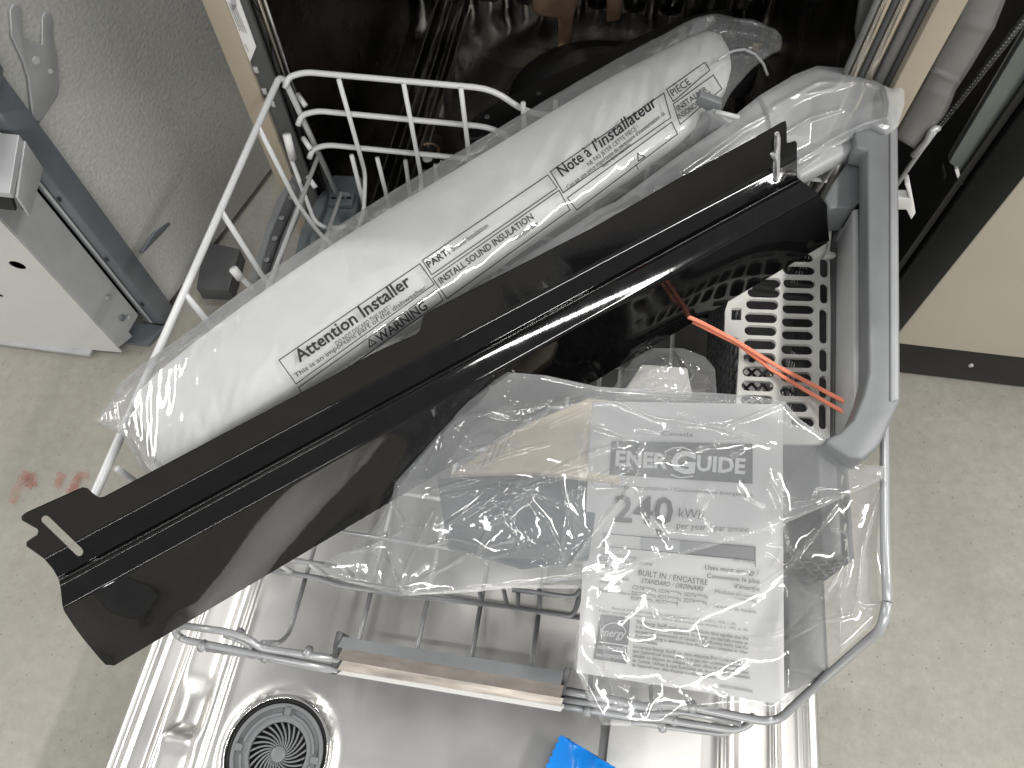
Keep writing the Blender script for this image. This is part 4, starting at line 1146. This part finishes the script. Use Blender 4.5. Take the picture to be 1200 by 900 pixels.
flat('logo_block', [(717, 517), (882, 520), (882, 567), (714, 556)], 'ink')
bar = [(708, 625), (885, 641), (885, 657), (707, 640)]
for k in range(8):
    a, b_ = k / 8, (k + 1) / 8
    f_ = lambda t, s: tuple((np.array(bar[0]) * (1 - t) + np.array(bar[1]) * t) * (1 - s) + (np.array(bar[3]) * (1 - t) + np.array(bar[2]) * t) * s)
    if k >= 2: flat('scale_bar', [f_(a, 0), f_(b_, 0), f_(b_, 1), f_(a, 1)], 'ink_mid' if k < 4 else 'ink_grey')
V, Fc = strokes([bar, ], 0.9, pr2); V2, F2 = strokes([[(885, 641), (885, 664)]], 1.0, pr2, False)
V3, F3 = strokes([[(769, 621), (776, 622), (772, 627)]], 2.0, pr2)
LT = [
    ('Canada', (775, 510), (812, 512), 5),
    ('Energy consumption / Consommation énergétique', (716, 571), (882, 582), 4.6),
    ('240', (719, 611), (788, 615), 31, 0.015), ('kWh', (795, 606), (824, 609), 11),
    ('per year / par année', (793, 619), (877, 624), 7, 0.006),
    ('307 kWh', (859, 657), (884, 661), 4.4), ('Uses least energy /', (704, 650), (750, 656), 4.2), ('Consomme le moins', (703, 657), (764, 663), 4.4), ("d'énergie", (703, 664), (731, 668), 4.4),
    ('Uses most energy /', (826, 667), (889, 674), 5.2, 0.01), ('Consomme le plus', (828, 677), (890, 684), 5.2, 0.01), ("d'énergie", (860, 689), (890, 693), 5.2, 0.01),
    ('BUILT IN / ENCASTRE', (748, 674), (829, 686), 6.6, 0.004), ('STANDARD / ORDINAIRE', (751, 683), (825, 693), 5.4, 0.008, 0.25),
    ('CDT8****N, GDP6****N, GDT6****N,', (741, 690), (830, 702), 4.4, 0.004), ('DDT7****N, PDT7****N, ZDT9****N,', (740, 697), (829, 709), 4.4, 0.004), ('PDP7****R, PDT7****R', (739, 703), (795, 710), 4.4, 0.004),
    ('Similar models', (703, 676), (737, 681), 3.8), ('compared', (703, 683), (726, 686), 3.8), ('Model numbers', (701, 693), (738, 698), 4.2),
    ('Modèles similaires', (838, 695), (886, 701), 4.2), ('comparés', (860, 702), (886, 706), 4.0), ('Numéro du modèle', (837, 712), (886, 719), 4.2),
    ('Removal of this label before first retail purchase is an offence (S.C. 1992, c. 36).', (717, 714), (863, 733), 3.2),
    ("Enlever cette étiquette avant le premier achat au détail constitue une infraction (L.C. 1992, ch. 36).", (702, 717), (877, 740), 3.2)]
en = ['The Energy Star® mark on the EnerGuide label signifies that this', 'is an energy-efficient appliance. Its energy use typically meets or', "exceeds the Government of Canada's high efficiency levels. Use the", 'EnerGuide rating to determine how this appliance compares to other', 'similar models.']
frn = ['La marque Energy Star® sur cette étiquette ÉnerGuide signifie', "que l'appareil est écoénergétique et que son rendement énergétique", 'satisfait ou dépasse les niveaux de haute efficacité du gouvernement', 'du Canada. Utilisez la cote ÉnerGuide afin de comparer le rendement', "de l'appareil avec celui d'autres modèles similaires."]
for k, s in enumerate(en): 
    b0 = np.array((745 - 0.3 * k, 730.5 + 5.4 * k)); L_ = 132 if k < 4 else 27
    LT.append((s, b0, b0 + np.array((L_, L_ * 0.15)), 3.8, 0.014))
for k, s in enumerate(frn):
    b0 = np.array((742 - 0.4 * k, 759 + 5.4 * k)); L_ = (127, 135, 136, 138, 98)[k]
    LT.append((s, b0, b0 + np.array((L_, L_ * 0.15)), 3.8, 0.014))
LT.append(('265D2178NP00006', (843, 805), (882, 812), 3.6))
V4, F4 = lettering(LT, pr2)
V, Fc = join_geo([(V, Fc), (V2, F2), (V3, F3), (V4, F4)])
o = mesh('printed_text', V, Fc, M['ink'], CARD); upward(o)
V, Fc = lettering([('ENER', (721, 545), (782, 549), 17, 0.035), ('G', (785, 552), (814, 555), 24, 0.04), ('UIDE', (816, 551), (873, 555), 17, 0.035)], pr2)
V2, F2 = strokes([[(779, 530), (788, 525), (800, 524), (810, 528)], [(786, 556), (797, 560), (812, 558)]], 1.6, pr2, False)
V, Fc = join_geo([(V, Fc), (V2, F2)])
o = mesh('logo_text', V, Fc, M['ink_white'], CARD); upward(o)
flat('star_badge', [(704, 720), (738.5, 724), (734, 778), (695.5, 772)], 'ink_grey')
V, Fc = lettering([('energy', (703, 745), (733, 748), 10, 0.0, 0.35), ('HIGH EFFICIENCY', (700, 760), (734, 764), 4.2, 0.01), ('HAUTE EFFICACITÉ', (699, 769), (733, 773), 4.0, 0.01)], pr2)
V2, F2 = strokes([[(704 + 15 - 15 * math.cos(t), 744 - 14 * math.sin(t)) for t in np.linspace(0.1, 2.9, 14)], [(702, 752), (737, 757)]], 1.1, pr2, False)
V, Fc = join_geo([(V, Fc), (V2, F2)])
o = mesh('badge_print', V, Fc, M['ink_white'], CARD); upward(o)

# things inside or under the bag
mp = [(528, 556), (604, 502), (690, 466), (722, 470), (726, 566), (628, 553)]
MAN = prism('folded_booklet', [P(u, v, 0.425) for u, v in mp], (0, 0, -0.006), M['manual'], None, 0.001, origin=P(640, 520, 0.419))
tag(MAN, 'folded beige paper booklet under the clear bag beside the black panel', 'booklet')
for k in range(4):
    a, b_ = np.array((566 + 8 * k, 546 - 5 * k)), np.array((576 + 8 * k, 520 - 5 * k))
    V, Fc = strokes([[tuple(a), tuple(b_)]], 1.2, lambda u, v: P(u, v, 0.4262), False)
    o = mesh('paper_fold', V, Fc, M['beige'], MAN); upward(o)
dc = [(512, 560), (628, 553), (704, 562), (690, 654), (612, 664), (524, 640)]
DC = prism('dark_booklet', [P(u, v, 0.412) for u, v in dc], (0, 0, -0.008), M['card'], None, 0.001, origin=P(610, 610, 0.404))
tag(DC, 'blue grey card booklet lying under the folded beige booklet', 'booklet')
# hardware bag half hidden by the panel
hb_ = [(716, 458), (742, 420), (765, 408), (800, 408), (826, 418), (838, 432), (840, 462), (760, 470)]
HB = empty('hardware_bag', P(780, 440, 0.36), 'small clear bag of white parts half under the panel\'s lower edge', 'plastic bag')
prism('parts_card', [P(u, v, 0.375) for u, v in ((728, 462), (752, 426), (806, 430), (812, 462))], (0, 0, -0.01), M['foam'], HB, 0.002)
film('parts_bag', hb_, lambda U, V: np.full(U.shape, 0.392) + 0.012 * np.sin((U - 716) / 125 * 3.14), [[(750, 440), (800, 420), (830, 436)], [(790, 410), (812, 440), (800, 462)]], M['film_flap'], HB, 2.2, 0.012, 33, 16, fine=0.004)

# the clear bag itself: base layer and folded upper flap
bag_out = [(366, 672), (386, 655), (430, 632), (452, 596), (460, 566), (490, 528), (540, 470), (562, 452), (595, 436), (640, 440), (700, 453), (760, 457), (830, 460), (885, 464), (920, 471), (938, 492), (962, 508), (1008, 545), (1035, 546), (1040, 566), (1034, 640), (1046, 708), (1030, 724), (975, 776), (925, 822), (905, 836), (880, 828), (800, 834), (775, 852), (706, 850), (690, 818), (672, 780), (676, 745), (684, 690), (600, 690), (520, 697), (470, 698), (420, 686)]
def zbag(U, V):
    D = np.stack([U - 600.0, 450.0 - V, np.full_like(U, -F)], -1) @ ROT.T
    t = ((PO + np.array([0, 0, 0.006]) - EYE) @ PN) / (D @ PN)
    zz = EYE[2] + D[..., 2] * t
    zz = np.minimum(zz, 0.462 + 0.000 * U)
    zz = zz + 0.018 * np.exp(-((U - 600) / 130) ** 2 - ((V - 610) / 75) ** 2)
    right = np.clip((U - 925) / 60, 0, 1)
    zz = zz * (1 - right) + np.maximum(zz, 0.432) * right
    leftd = np.clip((U - 366) / 120, 0, 1)
    return np.where(U < 690, zz * leftd + np.minimum(zz, 0.425 + 0.04 * leftd) * (1 - leftd), zz)
cre = [[(506, 583), (566, 573), (612, 563)], ([(553, 610), (594, 578), (658, 547), (720, 522)], .004, 2.2), [(387, 650), (427, 643), (473, 621)],
       ([(469, 686), (482, 652), (495, 624), (507, 600)], .006, 4.0), ([(473, 695), (504, 674), (547, 649)], .0045, 2.6), [(590, 593), (612, 618), (649, 646)], [(584, 600), (597, 627), (620, 645), (643, 658)],
       [(541, 489), (597, 476), (661, 470), (720, 464)], [(463, 566), (500, 528), (538, 489)], [(500, 545), (512, 520), (528, 512)], ([(588, 583), (612, 570), (628, 560), (640, 552)], .006, 3.2),
       [(660, 472), (697, 464), (747, 462), (835, 466), (900, 465)], [(530, 640), (560, 652), (575, 666)], [(640, 500), (660, 490), (688, 478)], [(540, 430), (600, 470)], [(430, 640), (455, 660), (470, 690)], [(560, 655), (640, 640), (690, 625)],
       [(655, 560), (668, 620), (660, 655)], [(665, 665), (700, 620), (737, 574)], [(767, 725), (804, 727), (831, 711), (889, 687), (921, 665)], [(785, 799), (831, 775), (873, 759), (905, 759)], [(908, 757), (958, 730)],
       ([(912, 577), (928, 589), (982, 581)], .004, 2.6), [(924, 663), (963, 616), (982, 589)], ([(1005, 698), (1009, 647), (1022, 605), (1037, 566)], .0045, 2.8), [(939, 733), (998, 721), (1005, 704), (1013, 709), (1046, 707)], [(973, 620), (990, 627), (994, 662), (990, 683)],
       ([(701, 715), (710, 780), (722, 825)], .004, 3.5), [(672, 777), (686, 812), (700, 850)], [(760, 695), (766, 722)], [(905, 742), (930, 735), (960, 700)], [(940, 690), (965, 700), (990, 660)]]
def small_creases(poly, n, seed, h=0.0016, w=1.5):
    r_ = np.random.default_rng(seed); out = []
    poly = np.array(poly); lo, hi = poly.min(0), poly.max(0)
    while len(out) < n:
        p = r_.uniform(lo, hi); a = r_.uniform(0, math.pi); L = r_.uniform(14, 60); bend = r_.uniform(-0.7, 0.7)
        q = p + L * 0.5 * np.array([math.cos(a), math.sin(a)]); k = q + L * 0.5 * np.array([math.cos(a + bend), math.sin(a + bend)])
        if inside(poly, np.array([p[0], k[0]]), np.array([p[1], k[1]])).all(): out.append(([tuple(p), tuple(q), tuple(k)], h * r_.uniform(0.4, 1.2) * (1 if r_.random() < 0.75 else -1), w * r_.uniform(0.8, 1.4)))
    return out
bo = P(700, 640, 0.40)
LB = film('label_bag', bag_out, zbag, cre + small_creases(bag_out, 45, 3, 0.0011, 1.4), M['film'], None, 1.4, 0.0050, 8, 95, 0.0031, 1.8, origin=bo, fine=0.0003)
tag(LB, 'large crumpled clear plastic bag holding the energy card over the basket', 'plastic bag')
flap_out = [(470, 698), (452, 640), (462, 568), (540, 470), (595, 436), (640, 440), (700, 453), (760, 457), (830, 460), (885, 464), (920, 471), (938, 492), (962, 508), (1008, 545), (1035, 546), (1034, 562), (960, 596), (900, 622), (800, 650), (690, 677), (560, 693)]
cre2 = [([(612, 575), (640, 610), (662, 652)], .0034, 1.7), ([(612, 572), (655, 590), (692, 628)], .0030, 1.7), ([(605, 580), (575, 610), (556, 655)], .003, 1.8), ([(606, 576), (560, 590), (512, 622)], .0034, 1.9), ([(610, 570), (560, 560), (505, 575)], .003, 1.7), ([(560, 600), (575, 590), (600, 588), (612, 578)], .004, 1.6), ([(616, 572), (650, 560), (690, 548)], .0034, 1.8), ([(500, 640), (530, 630), (570, 640), (600, 632)], .0026, 1.6), ([(640, 520), (600, 530), (560, 545)], .0028, 1.7), ([(655, 655), (662, 610), (668, 575)], .0028, 1.6), ([(676, 650), (672, 610), (682, 570)], .0024, 1.6), ([(664, 542), (685, 533), (710, 525), (730, 518), (733, 512), (716, 505), (697, 500), (690, 492)], .0038, 2.0), ([(690, 557), (697, 567), (720, 568), (745, 557), (746, 551), (735, 548), (720, 553)], .0038, 1.9), [(793, 532), (840, 517), (874, 515)], ([(905, 570), (912, 580), (918, 602)], .004, 3),
        ([(470, 697), (560, 691), (690, 675), (800, 648), (900, 620), (1034, 560)], .002, 2.5), [(665, 665), (685, 636), (710, 605), (737, 574)], [(720, 470), (770, 490), (840, 500), (900, 520)], [(850, 500), (915, 474)], [(768, 610), (778, 625), (785, 634)], [(700, 560), (740, 540), (800, 536)], [(560, 620), (600, 600), (620, 575)], [(735, 515), (752, 520), (744, 532)]]
FL = film('folded_flap', flap_out, lambda U, V: zbag(U, V) + 0.006, cre2 + small_creases(flap_out, 45, 12, 0.0013, 1.4), M['film_flap'], LB, 1.4, 0.0055, 15, 95, 0.0034, 1.8, fine=0.0004)

# =================================================================== ORANGE TIES
def tie(pts, w, label):
    c = [np.array(p) for p in pts]
    V, Fc = [], []
    for i, p in enumerate(c):
        d = c[min(i + 1, len(c) - 1)] - c[max(i - 1, 0)]; d /= np.linalg.norm(d)
        s_ = np.cross(d, [0, 0, 1]); s_ /= np.linalg.norm(s_); h = np.cross(s_, d)
        V += [p - s_ * w + h * 0.0007, p + s_ * w + h * 0.0007, p + s_ * w - h * 0.0007, p - s_ * w - h * 0.0007]
    for i in range(len(c) - 1):
        for k in range(4):
            k2 = (k + 1) % 4; Fc.append((4 * i + k, 4 * i + k2, 4 * i + 4 + k2, 4 * i + 4 + k))
    n = 4 * (len(c) - 1); Fc += [(0, 3, 2, 1), (n, n + 1, n + 2, n + 3)]
    V = np.array(V); o = mesh('twist_tie', V, Fc, M['orange'], None, origin=V.mean(0)); fix_normals(o)
    return tag(o, label, 'tie', 'coral plastic ties across the lid')
tie([P(u, v, z) for u, v, z in ((806, 371, .418), (822, 378, .416), (860, 398, .413), (912, 430, .410), (960, 455, .412), (1003, 478, .430))], 0.0015, 'coral plastic tie strand whose end reaches further onto the grey frame')
tie([P(u, v, z) for u, v, z in ((812, 377, .413), (826, 384, .413), (866, 404, .410), (905, 434, .4075), (950, 461, .409), (997, 488, .425))], 0.0014, 'coral plastic tie strand with its shorter end lower on the lid')

# =================================================================== THINGS ON THE DOOR
WF = prism('foam_block', [P(u, v, 0.206) for u, v in ((716, 842), (823, 855), (819, 925), (706, 925))], (0, 0, -0.0035), M['foam'], None, 0.0008, origin=P(765, 880, 0.2015))
tag(WF, 'flat white foam sheet on the steel door under the rack front', 'foam sheet')
bl = [(640, 900), (657, 862)]
zig = []
for k in range(13):
    t = k / 12; p = np.array((636, 908)) * (1 - t) + np.array((657, 861)) * t
    zig.append(tuple(p + np.array((-1.2 if k % 2 else 1.0, -0.5 if k % 2 else 0.4))))
bo_ = zig + [(690, 880), (724, 901), (740, 930), (640, 940)]
def packet():
    gu, gv = np.meshgrid(np.arange(636, 742, 4.0), np.arange(860, 940, 4.0)); q = np.stack([gu.ravel(), gv.ravel()], 1)
    ok = inside(bo_, q[:, 0], q[:, 1]); d, _, _ = dist_poly(bo_, q[:, 0], q[:, 1]); ok &= d > 1.5
    V, T = cdt(bo_, [], q[ok])
    X = []
    for u, v in V:
        z = 0.226 + 0.010 * np.clip((u - 650) / 60, 0, 1) * np.clip((v - 862) / 40, 0, 1)
        for a, b_ in (((672, 872), (680, 920)), ((700, 884), (708, 920)), ((695, 880), (700, 920))):
            dd, _, _ = dist_poly([a, b_], np.array([u]), np.array([v]), False); z += 0.0022 * math.exp(-(dd[0] / 3.0) ** 2)
        X.append(P(u, v, z))
    o = mesh('blue_packet', X, T, M['blue'], None, True, origin=P(680, 900, 0.212)); upward(o); solid(o, 0.008, -1, True); return o
BP = packet()
tag(BP, 'bright blue plastic packet with a zigzag torn edge', 'packet')
